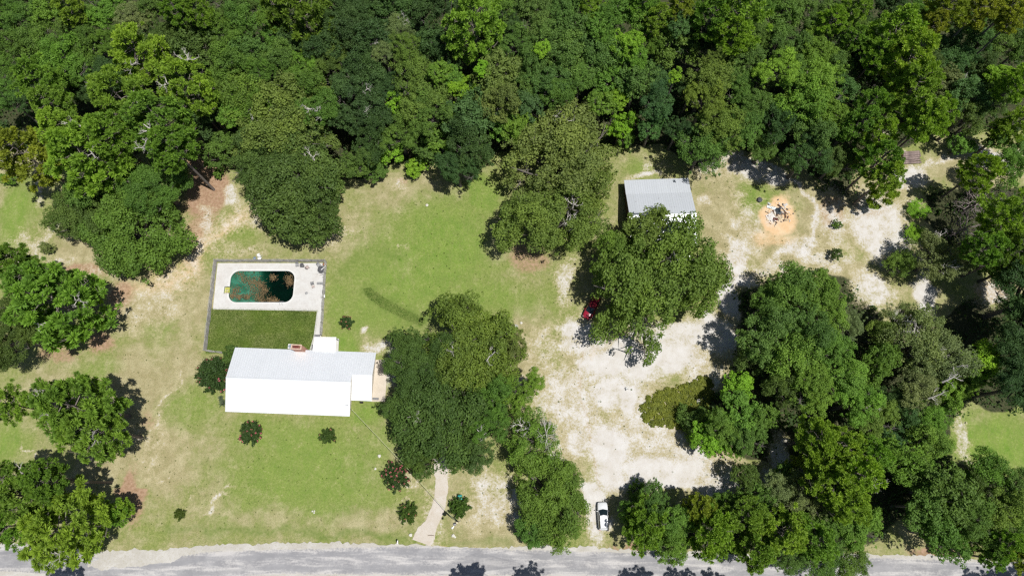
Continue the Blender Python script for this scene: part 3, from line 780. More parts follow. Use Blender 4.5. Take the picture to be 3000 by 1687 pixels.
dr = MB(); dr.box(8.6, 9.6, -WD + OV - .05, -WD + OV, 0.05, 2.1)
do = dr.build('door', M['brown_wood'], house)
MB().box(8.7, 8.78, -WD + OV - .11, -WD + OV - .05, 1.0, 1.06).build('handle', M['steel'], do)
# chimney standing at the north eave
cb = at(868, 1016, 5.2)
inv = Matrix.Rotation(-HANG, 3, 'Z')
cl = inv @ (cb - Vector((nw.x, nw.y, 0)))
cx_, cy_ = cl.x, cl.y
ch = MB()
W2, D2, T2, CT = 0.86, 0.38, 0.14, 5.2
for (a, b, c, d) in ((-W2, W2, -D2, -D2 + T2), (-W2, W2, D2 - T2, D2), (-W2, -W2 + T2, -D2 + T2, D2 - T2), (W2 - T2, W2, -D2 + T2, D2 - T2)):
    ch.box(cx_ + a, cx_ + b, cy_ + c, cy_ + d, 0, CT)
chim = ch.build('chimney', M['brick'], house); chim['label'] = 'red brick chimney with open top'
fl = MB(); fl.box(cx_ - W2 + T2, cx_ + W2 - T2, cy_ - D2 + T2, cy_ + D2 - T2, 0, CT - .55); fl.build('flue', M['red_scrap'], chim)
rim = MB()
for (a, b, c, d) in ((-W2 - .05, W2 + .05, -D2 - .05, -D2 + T2 - .02), (-W2 - .05, W2 + .05, D2 - T2 + .02, D2 + .05), (-W2 - .05, -W2 + T2 - .02, -D2 + T2, D2 - T2), (W2 - T2 + .02, W2 + .05, -D2 + T2, D2 - T2)):
    rim.box(cx_ + a, cx_ + b, cy_ + c, cy_ + d, CT, CT + .09)
rim.build('rim', plain('mortar_cap', (0.55, 0.40, 0.31), 0.9), chim)
MB().box(cx_ + W2 - .42, cx_ + W2 - .34, cy_ - D2 + T2, cy_ + D2 - T2, CT - .3, CT + .02).build('divider', M['brick'], chim)

# satellite dish on the south slope
dp = at(1019, 1186, 3.0)
dish = empty('satellite_dish', (dp.x, dp.y, 2.75), HANG, 'small satellite dish on the white south roof near the front corner', 'satellite dish')
MB().lathe([(0.02, 0), (0.2, .03), (0.36, .12), (0.35, .13), (0.19, .045), (0.02, .015)], 18).build('reflector', M['gray_plastic'], dish, (0, 0, .45), (math.radians(-50), 0, .6))
MB().tube([(0, 0, -.05), (0, 0, .3), (0, .05, .45)], .025, 6).build('mast', M['mid_gray'], dish)
MB().tube([(0, 0, .45), (.2, -.3, .62)], .015, 5).box(.16, .24, -.36, -.28, .58, .66).build('arm', M['mid_gray'], dish)

# ------------------------------------------------------------------ patio cover and slabs
aw = [at(921.5, 987, 2.75), at(985, 987.5, 2.75), at(982, 1031, 2.85), at(915.5, 1027, 2.85)]
pc = Vector(((aw[0].x + aw[2].x) / 2, (aw[0].y + aw[2].y) / 2, 0))
awn = empty('patio_cover', pc, 0, 'flat white patio cover against the north side of the house', 'patio cover')
am = MB(); loc = [v - pc for v in aw]
ribbed(am, loc[3], loc[2], loc[1], loc[0], rib=0.3, h=0.02)
am.build('roof', M['awning_metal'], awn)
for v in (loc[0], loc[1]):
    q = v * 0.94
    MB().box(q.x - .05, q.x + .05, q.y - .05, q.y + .05, 0, 2.62).build('post', M['white_plastic'], awn)
MB().box(loc[0].x + .1, loc[1].x - .1, loc[0].y - .2, loc[0].y - .1, 2.55, 2.68).build('beam', M['white_plastic'], awn)


def slab(name, pix, z0, z1, mat):
    return tag(MB().prism([xy(*p) for p in pix][::-1], z0, z1).build(name, mat), kind='structure')


slab('patio_slab', [(919, 985), (993, 992), (991, 1034), (905, 1032)], -.05, .05, M['deck'])
slab('carport_slab', [(1095, 1054), (1137, 1054), (1128, 1176), (1086, 1176)], -.05, .06, M['slab'])


def boxthing(name, px, py, sx, sy, sz, mat, label, cat, rz=0.0, z=0.0, group=None):
    p = at(px, py, z)
    o = MB().box(-sx / 2, sx / 2, -sy / 2, sy / 2, 0, sz, bev=min(sx, sy, sz) * .12).build(name, mat, None, (p.x, p.y, z), (0, 0, rz))
    return tag(o, label, cat, group)


# air conditioner
ac = at(852, 1015, 0.5)
aco = empty('air_conditioner', (ac.x, ac.y, 0), HANG, 'pale air conditioner unit with round fan beside the brick chimney', 'air conditioner')
MB().box(-.42, .42, -.42, .42, .04, .8, bev=.03).build('cabinet', M['white_plastic'], aco)
g_ = MB().lathe([(.36, .80), (.36, .83), (.33, .84), (.33, .81)], 24); g_.build('fan_grille', M['gray_plastic'], aco)
for k in range(4):
    a = k * math.pi / 2
    MB().box(.03, .31, -.09, .09, .805, .812).build('fan_blade', M['blue_gray'], aco, rot=(0, 0, a))
MB().box(-.5, .5, -.5, .5, -.02, .04).build('pad', M['slab'], aco)


def bench(name, px, py, L, label, rz=0.0, mat='mid_gray', cat='bench', nsl=4, D=.42, Hh=.45):
    p = at(px, py, .3)
    o = empty(name, (p.x, p.y, 0), rz, label, cat)
    for k in range(nsl):
        y = -D / 2 + k * D / nsl
        MB().box(-L / 2, L / 2, y + .008, y + D / nsl - .008, Hh - .045, Hh).build('slat', M[mat], o)
    for sx in (-1, 1):
        MB().box(sx * (L / 2 - .15) - .04, sx * (L / 2 - .15) + .04, -D / 2 + .03, D / 2 - .03, 0.06, Hh - .045).build('leg', M[mat], o)
    return o


bench('bench', 930, 983.5, 1.0, 'dark grey slatted bench at the pool-side edge of the patio cover', HANG)
bench('bench', 916.5, 1018, 1.1, 'dark grey slatted bench along the left edge of the patio cover', HANG + math.pi / 2)
bench('bench', 1101, 1168, 1.05, 'grey slatted bench on the concrete slab at the house end', HANG)
boxthing('vent_box', 1060, 1179, .55, .3, .5, M['black'], 'small black box against the house wall behind the front step', 'box', HANG)

# ------------------------------------------------------------------ pool with deck, water, leaves
PX0, PX1, PY0, PY1, PR = -51.72, -39.98, 32.46, 38.44, 1.55


def rrect(x0, x1, y0, y1, r, n=8, notch=False):
    pts = []
    for cx, cy, a0 in ((x1 - r, y0 + r, -90), (x1 - r, y1 - r, 0), (x0 + r, y1 - r, 90), (x0 + r, y0 + r, 180)):
        for k in range(n + 1):
            a = math.radians(a0 + 90 * k / n)
            pts.append((cx + r * math.cos(a), cy + r * math.sin(a)))
        if notch and a0 == 90:
            pts += [(x0, 35.45), (x0 - .95, 35.45), (x0 - .95, 34.1), (x0, 34.1)]
    return pts


pool_out = rrect(PX0, PX1, PY0, PY1, PR, notch=True)
cop_out = rrect(PX0 - .28, PX1 + .28, PY0 - .28, PY1 + .28, PR + .28)
deck_out = [xy(624, 906), xy(929, 911), xy(919, 985), xy(941, 985.5), xy(953, 771), xy(638, 771)]


def sheet_with_hole(name, outer, hole, z, t, mat, parent=None):
    o3 = [Vector((x, y, z)) for x, y in outer]; h3 = [Vector((x, y, z)) for x, y in hole]
    tris = tessellate_polygon([o3, h3])
    allv = o3 + h3
    mb = MB()
    fs = []
    for a, b, c in tris:
        nz = (allv[b] - allv[a]).cross(allv[c] - allv[a]).z
        fs.append((a, b, c) if nz > 0 else (a, c, b))
    mb.add(allv, fs)
    for loop in (o3, h3):
        n = len(loop)
        mb.add(loop + [v - Vector((0, 0, t)) for v in loop], [(i, (i + 1) % n, n + (i + 1) % n, n + i) for i in range(n)])
    return mb.build(name, mat, parent)


tag(sheet_with_hole('pool_deck', deck_out, rrect(PX0 - .2, PX1 + .2, PY0 - .2, PY1 + .2, PR + .2, notch=True), .05, .2, M['deck']), kind='structure')
pool = empty('swimming_pool', (POOL_C[0], POOL_C[1], 0), 0, 'neglected rectangular swimming pool with dark green water and brown leaves', 'swimming pool')


def pfix(o):
    o.location = (-POOL_C[0], -POOL_C[1], 0)
    return o


pfix(sheet_with_hole('coping', rrect(PX0 - .30, PX1 + .30, PY0 - .30, PY1 + .30, PR + .3, notch=True), pool_out, .085, .12, M['coping'], pool))


def pool_floor_mat():
    t = NT('algae_pool_floor')
    co = t.coord()
    a = t.noise(co, 0.55, 5, 0.6, 0.8); b = t.noise(co, 1.6, 5, 0.65, 0.5); f = t.noise(co, 7, 4, 0.7)
    c = t.mix(t.ramp(a, 0.35, 0.65), (0.07, 0.22, 0.14), (0.20, 0.48, 0.35))
    c = t.mix(t.ramp(t.math('ADD', a, t.math('MULTIPLY', b, 0.7)), 0.90, 1.05, 0, .9), c, (0.15, 0.095, 0.045))
    c = t.mix(t.ramp(f, 0.35, 0.7, 0.35, 0), c, (0.06, 0.06, 0.03))
    t.princ(c, 0.9)
    return t.m


def zfloor(x):
    f = (x - PX0) / (PX1 - PX0)
    return -0.62 - 0.15 * f - 2.2 * max(0, min(1, (f - .40) / .18))
bs = MB()
nseg = 24
for i in range(nseg):
    xa = PX0 - 1.0 + (PX1 - PX0 + 1.0) * i / nseg; xb = PX0 - 1.0 + (PX1 - PX0 + 1.0) * (i + 1) / nseg
    bs.add([(xa, PY0, zfloor(xa)), (xb, PY0, zfloor(xb)), (xb, PY1, zfloor(xb)), (xa, PY1, zfloor(xa))], [(0, 1, 2, 3)])
n_ = len(pool_out)
bs.add([(x, y, -.03) for x, y in pool_out] + [(x, y, -3.2) for x, y in pool_out], [(i, n_ + i, n_ + (i + 1) % n_, (i + 1) % n_) for i in range(n_)])
pfix(bs.build('basin', pool_floor_mat(), pool))
for k in range(3):
    st = MB().box(PX0 - .93, PX0 - .93 + .9 * (k + 1) / 3, 34.12, 35.43, -.75, -.2 - .18 * k)
    pfix(st.build('step', M['slab'], pool))


def water_mat():
    t = NT('pool_water')
    co = t.coord()
    nz = t.noise(co, 2.5, 3, 0.5)
    tr = t.n('ShaderNodeBsdfTransparent'); gl = t.n('ShaderNodeBsdfGlossy')
    gl.inputs['Roughness'].default_value = 0.06
    lw = t.n('ShaderNodeFresnel'); lw.inputs['IOR'].default_value = 1.33
    nb = t.bump(nz, 0.1, 0.03); t.l(nb, gl.inputs['Normal']); t.l(nb, lw.inputs['Normal'])
    ms = t.n('ShaderNodeMixShader'); t.l(lw.outputs[0], ms.inputs[0]); t.l(tr.outputs[0], ms.inputs[1]); t.l(gl.outputs[0], ms.inputs[2])
    t.l(ms.outputs[0], t.out.inputs['Surface'])
    va = t.n('ShaderNodeVolumeAbsorption'); va.inputs['Color'].default_value = (0.13, 0.52, 0.46, 1); va.inputs['Density'].default_value = 1.35
    t.l(va.outputs[0], t.out.inputs['Volume'])
    return t.m


wloop = rrect(PX0 + .004, PX1 - .004, PY0 + .004, PY1 - .004, PR - .004)
wm = MB(); wm.prism(wloop, -3.1, -.16)
pfix(wm.build('water', water_mat(), pool))
rr = np.random.RandomState(77)


def leaf_cards(P, size, seed, flat=0.25):
    """Small pointed leaf quads at points P lying roughly flat."""
    r = np.random.RandomState(seed)
    n = len(P)
    az = r.rand(n) * 2 * np.pi
    sz = size * (0.6 + 0.8 * r.rand(n))
    t1 = np.stack([np.cos(az), np.sin(az), (r.rand(n) - .5) * flat], -1) * sz[:, None]
    t2 = np.stack([-np.sin(az), np.cos(az), (r.rand(n) - .5) * flat], -1) * sz[:, None] * 0.5
    V = np.stack([P - t1, P + t2, P + t1, P - t2], 1).reshape(-1, 3)
    return V, np.arange(4 * n).reshape(n, 4), r.rand(n)


def scatter_pool(n, spots):
    pts = []
    while len(pts) < n:
        px, py, s = spots[rr.randint(len(spots))]
        q = at(px + rr.randn() * s, py + rr.randn() * s * .9)
        if PX0 + .15 < q.x < PX1 - .12 and PY0 + .12 < q.y < PY1 - .12: pts.append((q.x, q.y, -.155 + rr.rand() * .02))
    return np.array(pts)


leafm = leaf_mat('dead_leaf', 0.1, (1.5, 1.35, 1.2))
PL = scatter_pool(2600, [(735, 830, 9), (750, 822, 10), (765, 835, 8), (745, 850, 10), (760, 868, 10), (772, 850, 7), (715, 815, 8), (800, 812, 6), (845, 815, 7), (848, 828, 6), (700, 870, 5), (690, 850, 9), (678, 865, 6), (790, 878, 8), (805, 880, 5), (700, 798, 7), (762, 880, 8), (725, 868, 5)])
V, Fq, vv = leaf_cards(PL, 0.085, 5)
fl_ = pfix(link('floating_leaves', np_mesh('floating_leaves', V, Fq, leafm, {'v': ('FLOAT', 'FACE', vv)}), pool))
fl_.color = (0.15, 0.105, 0.055, 1); fl_['kind'] = 'stuff'
PL = scatter_pool(170, [(664, 848, 4), (667, 853, 4)]) if False else np.stack([PX0 - .9 + rr.rand(120) * .9, 34.4 + rr.rand(120) * .95, np.full(120, -.14)], -1)
V, Fq, vv = leaf_cards(PL, 0.10, 6)
f2 = pfix(link('floating_leaves', np_mesh('floating_leaves', V, Fq, leafm, {'v': ('FLOAT', 'FACE', vv)}), pool))
f2.color = (0.40, 0.42, 0.10, 1); f2['kind'] = 'stuff'
# ladder
lp = at(826, 887)
lad = empty('pool_ladder', (lp.x, lp.y, .05), 0, 'steel pool ladder on the house side edge of the pool', 'pool ladder')
for sx in (-.24, .24):
    MB().tube([(sx, -.45, 0), (sx, -.42, .55), (sx, -.2, .75), (sx, .15, .62), (sx, .28, .1), (sx, .28, -.9)], .025, 7).build('rail', M['steel'], lad)
for z in (-.25, -.55): MB().box(-.22, .22, .24, .32, z, z + .03).build('step', M['steel'], lad)

# ------------------------------------------------------------------ basket-weave wooden fence
BAYL = 2.4


def weave_board(L, amp, h=.145, t=.022, n=6):
    mb = MB(); rings = []
    for i in range(n + 1):
        s = i / n; y = amp * math.sin(math.pi * s)
        rings.append([(s * L, y - t / 2, 0), (s * L, y + t / 2, 0), (s * L, y + t / 2, h), (s * L, y - t / 2, h)])
    return mb.loft(rings)


def fence(a, b, label, hh=1.45, gate=False):
    a, b = Vector((*a, 0)), Vector((*b, 0))
    d = b - a; L = d.length
    n = max(1, int(round(L / BAYL))); bl = L / n
    o = empty('wooden_fence', a, math.atan2(d.y, d.x), label, 'fence')
    r = random.Random(int(L * 100))
    meshes = [weave_board(bl - .02, am).mesh('board', M['weathered_wood']) for am in (.085, -.085)]
    pm = MB().box(-.05, .05, -.05, .05, 0, hh + .06).mesh('post', M['weathered_wood'])
    rows = 9
    for i in range(n + 1): link('post', pm, o, (min(max(i * bl, .05), L - .05), 0, 0))
    for i in range(n):
        for k in range(rows):
            link('board', meshes[(i + k) % 2], o, (i * bl + .01, r.uniform(-.012, .012), .06 + k * (hh - .06) / rows), (r.uniform(-.05, .05), r.uniform(-.006, .006), 0))
    return o


fNW, fSW, fNE, fSE = xy(635, 767), xy(605, 1029), xy(957, 767), xy(944, 984)
fence(fNW, fSW, 'weathered grey woven-board fence on the left side of the pool yard')
fence(fNW, fNE, 'weathered grey woven-board fence along the far end of the pool')
fence(fNE, fSE, 'weathered grey woven-board fence on the right side of the pool yard')
fence(fSW, xy(668, 1036), 'short grey woven-board fence between the left fence and the house corner')

# ------------------------------------------------------------------ things on the pool deck
def chair(px, py, rz, label, mat, group=None, tip=0.0, z=.05, back=True, name='patio_chair'):
    p = at(px, py, z + .4)
    o = empty(name, (p.x, p.y, z), rz, label, 'chair', group)
    if tip: o.rotation_euler = (tip, 0, rz)
    m = M[mat]
    MB().box(-.25, .25, -.25, .25, .38, .42, bev=.015).build('seat', m, o)
    if back:
        MB().box(-.25, .25, .0, .03, 0, .48, bev=.012).build('backrest', m, o, (0, .24, .42), (math.radians(-14), 0, 0))
    for sx in (-1, 1):
        for sy in (-1, 1):
            MB().tube([(sx * .22, sy * .22, .38), (sx * .25, sy * .25, 0)], .02, 6).build('leg', m, o)
        MB().box(sx * .27 - .03, sx * .27 + .03, -.25, .25, .58, .61).tube([(sx * .27, -.23, .4), (sx * .27, -.23, .59)], .015, 5).build('armrest', m, o)
    return o


chair(871, 776, .1, 'grey patio chair by the far pool fence, left of the round dark bin', 'gray_plastic')
bt = at(885, 777, .6)
bin_ = empty('round_bin', (bt.x, bt.y, .05), 0, 'round dark bin against the far pool fence between two chairs', 'bin')
MB().lathe([(.28, 0), (.36, .8), (.38, .8), (.38, .84), (.34, .84), (.27, .05)], 24).build('barrel', M['mid_gray'], bin_)
MB().lathe([(.33, .70), (.30, .72), (.02, .73)], 24).build('lid', M['dark_gray'], bin_)
chair(901, 783, 2.3, 'pinkish grey patio chair right of the round dark bin', 'pinkgray')
tb = at(941, 789, .72)
tab = empty('round_table', (tb.x, tb.y, .05), 0, 'round dark grey patio table in the fence corner under a furled umbrella', 'table')
MB().lathe([(.62, .68), (.66, .69), (.66, .72), (.62, .725), (.03, .725)], 28).build('top', M['dark_gray'], tab)
for k in range(4):
    a = k * math.pi / 2 + .4
    MB().tube([(.5 * math.cos(a), .5 * math.sin(a), .68), (.42 * math.cos(a), .42 * math.sin(a), 0)], .022, 6).build('leg', M['dark_gray'], tab)
u0, u1 = at(955, 778, 1.15), at(929, 801, .35)
um = empty('furled_umbrella', u0, 0, 'furled white patio umbrella leaning across the round table', 'umbrella')
dv = u1 - u0
MB().tube([(0, 0, 0), tuple(dv * .3), tuple(dv * .75), tuple(dv)], [.035, .07, .085, .04], 9).build('canopy', M['white_plastic'], um)
MB().tube([tuple(dv * -.12), (0, 0, 0)], .03, 7).build('pole', M['orange_mulch'], um)
chair(934, 776, .8, 'grey patio chair tucked behind the round table', 'gray_plastic')
pl_ = at(951, 775, .3)
pt = empty('planter', (pl_.x, pl_.y, .05), .2, 'brown planter in the far right fence corner', 'planter')
MB().lathe([(.2, 0), (.3, .42), (.33, .42), (.33, .46), (.28, .46), (.26, .4)], 18).build('pot', M['brown_wood'], pt)
MB().lathe([(.27, .40), (.02, .43)], 18).build('soil', M['orange_mulch'], pt)
# folded chair frame
fc = at(943, 807, .2)
fo = empty('folding_chair', (fc.x, fc.y, .05), .75, 'folded metal chair frame lying beside the round table', 'chair')
MB().tube([(-.3, .3, .05), (.3, .3, .05), (.3, -.3, .08), (-.25, -.3, .08)], .035, 6).build('frame', M['mid_gray'], fo)
MB().tube([(-.1, .3, .1), (.3, .0, .12)], .025, 6).build('leg', M['mid_gray'], fo)
MB().tube([(.1, -.3, .1), (.3, .1, .13)], .025, 6).build('leg', M['mid_gray'], fo)
chair(915, 829, 3.4, 'grey patio chair standing alone between the pool and the fence bench', 'mid_gray')
ft = at(918, 840, .2)
fs_ = empty('foot_stool', (ft.x, ft.y, .05), .3, 'small pinkish stool in front of the lone grey chair', 'stool')
MB().box(-.25, .25, -.22, .22, .3, .34, bev=.012).build('seat', M['pinkgray'], fs_)
for sx in (-1, 1):
    for sy in (-1, 1): MB().tube([(sx * .2, sy * .18, .3), (sx * .24, sy * .2, 0)], .018, 6).build('leg', M['brown_wood'], fs_)
bench('deck_bench', 941, 830, 1.55, 'long grey slatted bench standing out from the right pool fence', 0, 'gray_plastic', nsl=4, D=.42)
boxthing('pump_box', 949, 856, .38, .6, .55, M['dark_gray'], 'dark grey box beside the right pool fence below the bench', 'box', 0, .05)
chair(948, 868, 1.6, 'white patio chair against the right pool fence below the dark box', 'white_plastic')
dg = at(898, 859)
tag(MB().lathe([(.02, .02), (.26, .02), (.28, .0)], 18).build('drain_cover', M['gray_plastic'], None, (dg.x, dg.y, .052)), 'small round grey drain cover in the pool deck', 'drain')
# broken plastic chairs outside the far fence
chair(757, 752, .4, 'white plastic chair lying on its back outside the far pool fence', 'white_plastic', tip=-1.45, z=.28)
chair(764, 744, -.5, 'white plastic chair tipped over furthest from the far pool fence', 'white_plastic', tip=1.2, z=.25)
chair(761, 757, 2.6, 'white plastic chair upright against the outside of the far pool fence', 'white_plastic', z=0)
bk = at(747, 757, .2)
b_ = empty('bucket', (bk.x, bk.y, 0), 0, 'blue grey bucket beside the white chairs outside the pool fence', 'bucket')
MB().lathe([(.2, 0), (.26, .42), (.28, .42), (.25, .43), (.19, .04)], 18).build('pail', M['blue_gray'], b_)
MB().tube([(-.26, 0, .4), (-.2, .1, .5), (0, .16, .55), (.2, .1, .5), (.26, 0, .4)], .012, 5).build('handle', M['steel'], b_)

# ------------------------------------------------------------------ long metal-roofed shed
sA = at(1828, 528, 2.4); sB = at(2017, 522, 2.4)
SANG = math.atan2(sB.y - sA.y, sB.x - sA.x); SL = (sB - sA).length
shed = empty('shed', (sA.x, sA.y, 0), SANG, 'long metal-roofed shed half hidden behind the big green oak', 'shed')
rm = MB(); ribbed(rm, (SL, 0, 2.4), (0, 0, 2.4), (0, -3.4, 3.05), (SL, -3.4, 3.05), rib=.42, h=.018)
o_ = rm.build('roof', M['shed_metal_shaded'], shed); o_['label'] = 'stained low north roof'
rm = MB(); ribbed(rm, (SL, -3.25, 3.18), (0, -3.25, 3.18), (0, -8.1, 4.7), (SL, -8.1, 4.7), rib=.42, h=.018)
o_ = rm.build('roof', M['shed_metal_shaded'], shed); o_['label'] = 'main north roof slope, its shade painted in as grey'
rm = MB(); ribbed(rm, (0, -13.9, 2.9), (SL, -13.9, 2.9), (SL, -8.1, 4.703), (0, -8.1, 4.703), rib=.42, h=.018)
o_ = rm.build('roof', M['roof_metal'], shed); o_['label'] = 'south roof slope, its sunlight painted in as brighter metal'  # paler metal than the north slopes: sunlit tone put into the colour
rm = MB(); ribbed(rm, (.5, -16.2, 2.2), (SL - 1.2, -16.2, 2.2), (SL - 1.2, -14.2, 2.6), (.5, -14.2, 2.6), rib=.42, h=.018)
rm.build('roof', M['roof_metal'], shed)
MB().box(.4, SL - 1.1, -14.25, -14.05, 2.45, 2.72).build('beam', M['red_scrap'], shed)
wl = MB()
wl.box(.25, .4, -13.6, -.3, 0, 2.35); wl.box(SL - .4, SL - .25, -13.6, -.3, 0, 2.35); wl.box(.4, SL - .4, -.45, -.3, 0, 2.3); wl.box(.4, SL - .4, -13.6, -13.45, 0, 2.8)
for x in (.33, SL - .33): gable_wall(wl, x, -13.6, -3.4, 2.85, -8.1, 4.6, z0=2.3)
wl.build('wall', M['shed_wall'], shed)
for x in (.8, SL / 2, SL - 1.5): MB().box(x - .07, x + .07, -16.1, -15.96, 0, 2.18).build('post', M['brown_wood'], shed)

# ------------------------------------------------------------------ vehicles
def wheel_mesh():
    t = MB().tube([(0, -.11, 0), (0, -.09, 0), (0, .09, 0), (0, .11, 0)], [.27, .33, .33, .27], 18)
    return t


def car(name, px, py, heading, paint, label, L=4.4):
    p = at(px, py, .8)
    o = empty(name, (p.x, p.y, 0), heading, label, 'car')       # local +y is the front
    k = L / 4.4
    st = [(-2.2, .62, .42, .80), (-2.12, .76, .32, .98), (-1.7, .86, .26, 1.03), (-.8, .89, .24, 1.03), (.3, .89, .24, 1.02), (.95, .88, .24, 1.0), (1.5, .86, .26, .95), (1.95, .80, .30, .86), (2.14, .70, .36, .74), (2.2, .58, .44, .64)]
    rings = []
    for y, w, zb, zt in st:
        m = zb + (zt - zb) * .55
        rings.append([(-w * .86, y * k, zb), (w * .86, y * k, zb), (w, y * k, zb + .12), (w, y * k, m), (w * .96, y * k, zt - .07), (w * .84, y * k, zt), (0, y * k, zt + .035), (-w * .84, y * k, zt), (-w * .96, y * k, zt - .07), (-w, y * k, m), (-w, y * k, zb + .12)])
    b = MB().loft(rings, smooth=True).build('body', paint, o)
    lo = [(-.80, -2.0), (.80, -2.0), (.83, -.5), (.79, .95), (0, 1.16), (-.79, .95), (-.83, -.5)]
    hi = [(-.60, -1.88), (.60, -1.88), (.635, -.6), (.60, .10), (0, .24), (-.60, .10), (-.635, -.6)]
    cab = MB().loft([[(x, y * k, 1.0) for x, y in lo], [(x * .5 + lo_x * .5, (y * .5 + lo_y * .5) * k, 1.31) for (x, y), (lo_x, lo_y) in zip(hi, lo)], [(x, y * k, 1.53) for x, y in hi]])
    cab.build('windows', M['glass_dark'], o)
    hr = [(x * 1.03, y) for x, y in hi]
    MB().loft([[(x, y * k, 1.525) for x, y in hr], [(x, y * k, 1.56) for x, y in hr], [(x * .9, (y + .8) * .93 * k - .8 * k, 1.60) for x, y in hr]], smooth=False).build('roof', paint, o)
    for sx in (-1, 1):
        MB().tube([(sx * .8, .95 * k, 1.0), (sx * .61, .11 * k, 1.54)], .035, 6).tube([(sx * .82, -.55 * k, 1.0), (sx * .635, -.6 * k, 1.54)], .035, 6).tube([(sx * .79, -1.98 * k, 1.0), (sx * .6, -1.86 * k, 1.54)], .05, 6).build('pillar', paint, o)
        MB().box(sx * .98 - .09, sx * .98 + .09, .72 * k, .86 * k, .98, 1.12, bev=.03).build('mirror', paint, o)
        MB().box(sx * .60 - .15, sx * .60 + .15, 1.99 * k, 2.08 * k, .66, .80, bev=.02).build('headlight', M['lamp_glass'], o)
        MB().box(sx * .68 - .08, sx * .68 + .08, -2.2 * k, -2.10 * k, .74, .98, bev=.02).build('tail_light', M['lamp_red'], o)
        for y in (-1.36, 1.36):
            wo_ = MB().tube([(-.11, 0, 0), (-.09, 0, 0), (.09, 0, 0), (.11, 0, 0)], [.27, .33, .33, .27], 18).build('wheel', M['tyre'], o, (sx * .80, y * k, .33))
            MB().tube([(-.118, 0, 0), (.118, 0, 0)], .2, 12).build('rim', M['steel'], wo_)
    MB().box(-.62, .62, 2.12 * k, 2.2 * k, .40, .54, bev=.02).build('bumper', M['mid_gray'], o)
    MB().box(-.7, .7, -2.24 * k, -2.12 * k, .40, .58, bev=.02).build('bumper', M['mid_gray'], o)
    return o


car('parked_car', 1767, 1511, math.radians(1.5), M['car_white'], 'white hatchback parked on the sand track beside the road')
car('parked_car', 1733, 901, math.radians(152), M['car_red'], 'dark red car half hidden under the big oak by the shed', 4.5)

# ------------------------------------------------------------------ pole, cable, mailbox, bin
pb = at(1340, 1527)
PH = 9.2
pole = empty('utility_pole', (pb.x, pb.y, 0), 0, 'dark wooden utility pole with transformer beside the driveway', 'utility pole')
ptop = at(1338.5, 1530, PH) - Vector((pb.x, pb.y, 0))
MB().tube([(0, 0, 0), tuple(ptop * .5), tuple(ptop * .995)], [.17, .15, .125], 12).build('pole', M['pole_wood'], pole)
MB().lathe([(.14, 0), (.14, .05), (.02, .06)], 12).build('pole_top', M['pole_end'], pole, ptop)
MB().lathe([(.05, -.45), (.24, -.42), (.26, .38), (.2, .46), (.06, .5)], 16).build('transformer', M['gray_plastic'], pole, ptop + Vector((-.42, -.25, -1.2)))
MB().tube([(0, 0, 0), (-.3, -.25, .12), (-.75, -.8, .15)], .035, 6).build('lamp_arm', M['steel'], pole, ptop + Vector((0, 0, -1.6)))
MB().lathe([(.05, .12), (.16, .05), (.2, -.06), (.1, -.08)], 14).build('lamp_head', M['white_plastic'], pole, ptop + Vector((-.8, -.85, -1.5)))
MB().box(-.6, .6, -.05, .05, -.06, .06).build('crossarm', M['pole_wood'], pole, ptop + Vector((0, 0, -.45)), (0, 0, .5))
for sx in (-.5, .5): MB().lathe([(.03, 0), (.055, .05), (.03, .1), (.055, .15), (.02, .2)], 10).build('insulator', M['white_plastic'], pole, ptop + Vector((sx * .88, sx * .48, -.39)))
c0 = at(1030, 1199, 3.4); c1 = Vector((pb.x, pb.y, 0)) + ptop + Vector((-.2, .1, -.9))
pts = [c0.lerp(c1, s) - Vector((0, 0, 1.1 * 4 * s * (1 - s))) for s in np.linspace(0, 1, 24)]
cm = plain('cable_jacket', (0.52, 0.55, 0.30), 0.8, var=0.3, scale=6)
tag(MB().tube([tuple(p - pts[0]) for p in pts], .034, 6).build('power_cable', cm, None, pts[0]), 'overhead service cable running from the house corner to the utility pole', 'cable')

mp_ = at(1165, 1587, 1.0)
mb_ = empty('mailbox', (mp_.x, mp_.y, 0), math.pi, 'white mailbox on a post at the roadside left of the driveway', 'mailbox')
prof = [(-.1, 0), (.1, 0), (.1, .13)] + [(.1 * math.cos(a), .13 + .1 * math.sin(a)) for a in np.linspace(.2, math.pi - .2, 6)] + [(-.1, .13)]
MB().loft([[(x, -.26, z) for x, z in prof], [(x, .26, z) for x, z in prof]]).build('box', M['white_plastic'], mb_, (0, 0, 1.02))
MB().box(-.045, .045, -.05, .05, 0, 1.02).build('post', M['brown_wood'], mb_)
MB().box(.11, .125, -.05, .02, .1, .3).build('flag', M['lamp_red'], mb_, (0, 0, 1.02))

tp = at(1348, 1457, .9)
to = empty('wheeled_bin', (tp.x, tp.y, 0), .12, 'teal wheeled rubbish bin behind the bush by the driveway', 'bin')
MB().loft([[(-.24, -.26, .06), (.24, -.26, .06), (.24, .26, .06), (-.24, .26, .06)], [(-.31, -.36, 1.0), (.31, -.36, 1.0), (.31, .33, 1.0), (-.31, .33, 1.0)]]).build('bin_body', M['teal'], to)
MB().loft([[(-.34, -.40, 1.0), (.34, -.40, 1.0), (.34, .38, 1.0), (-.34, .38, 1.0)], [(-.34, -.40, 1.04), (.34, -.40, 1.04), (.34, .38, 1.06), (-.34, .38, 1.06)], [(-.24, -.3, 1.09), (.24, -.3, 1.09), (.24, .3, 1.11), (-.24, .3, 1.11)]]).build('lid', M['teal'], to)
MB().tube([(-.25, .44, .98), (.25, .44, .98)], .02, 6).build('handle', M['teal'], to)
for sx in (-1, 1): MB().tube([(sx * .26 - .03, .3, .13), (sx * .26 + .03, .3, .13)], .13, 12).build('wheel', M['tyre'], to)

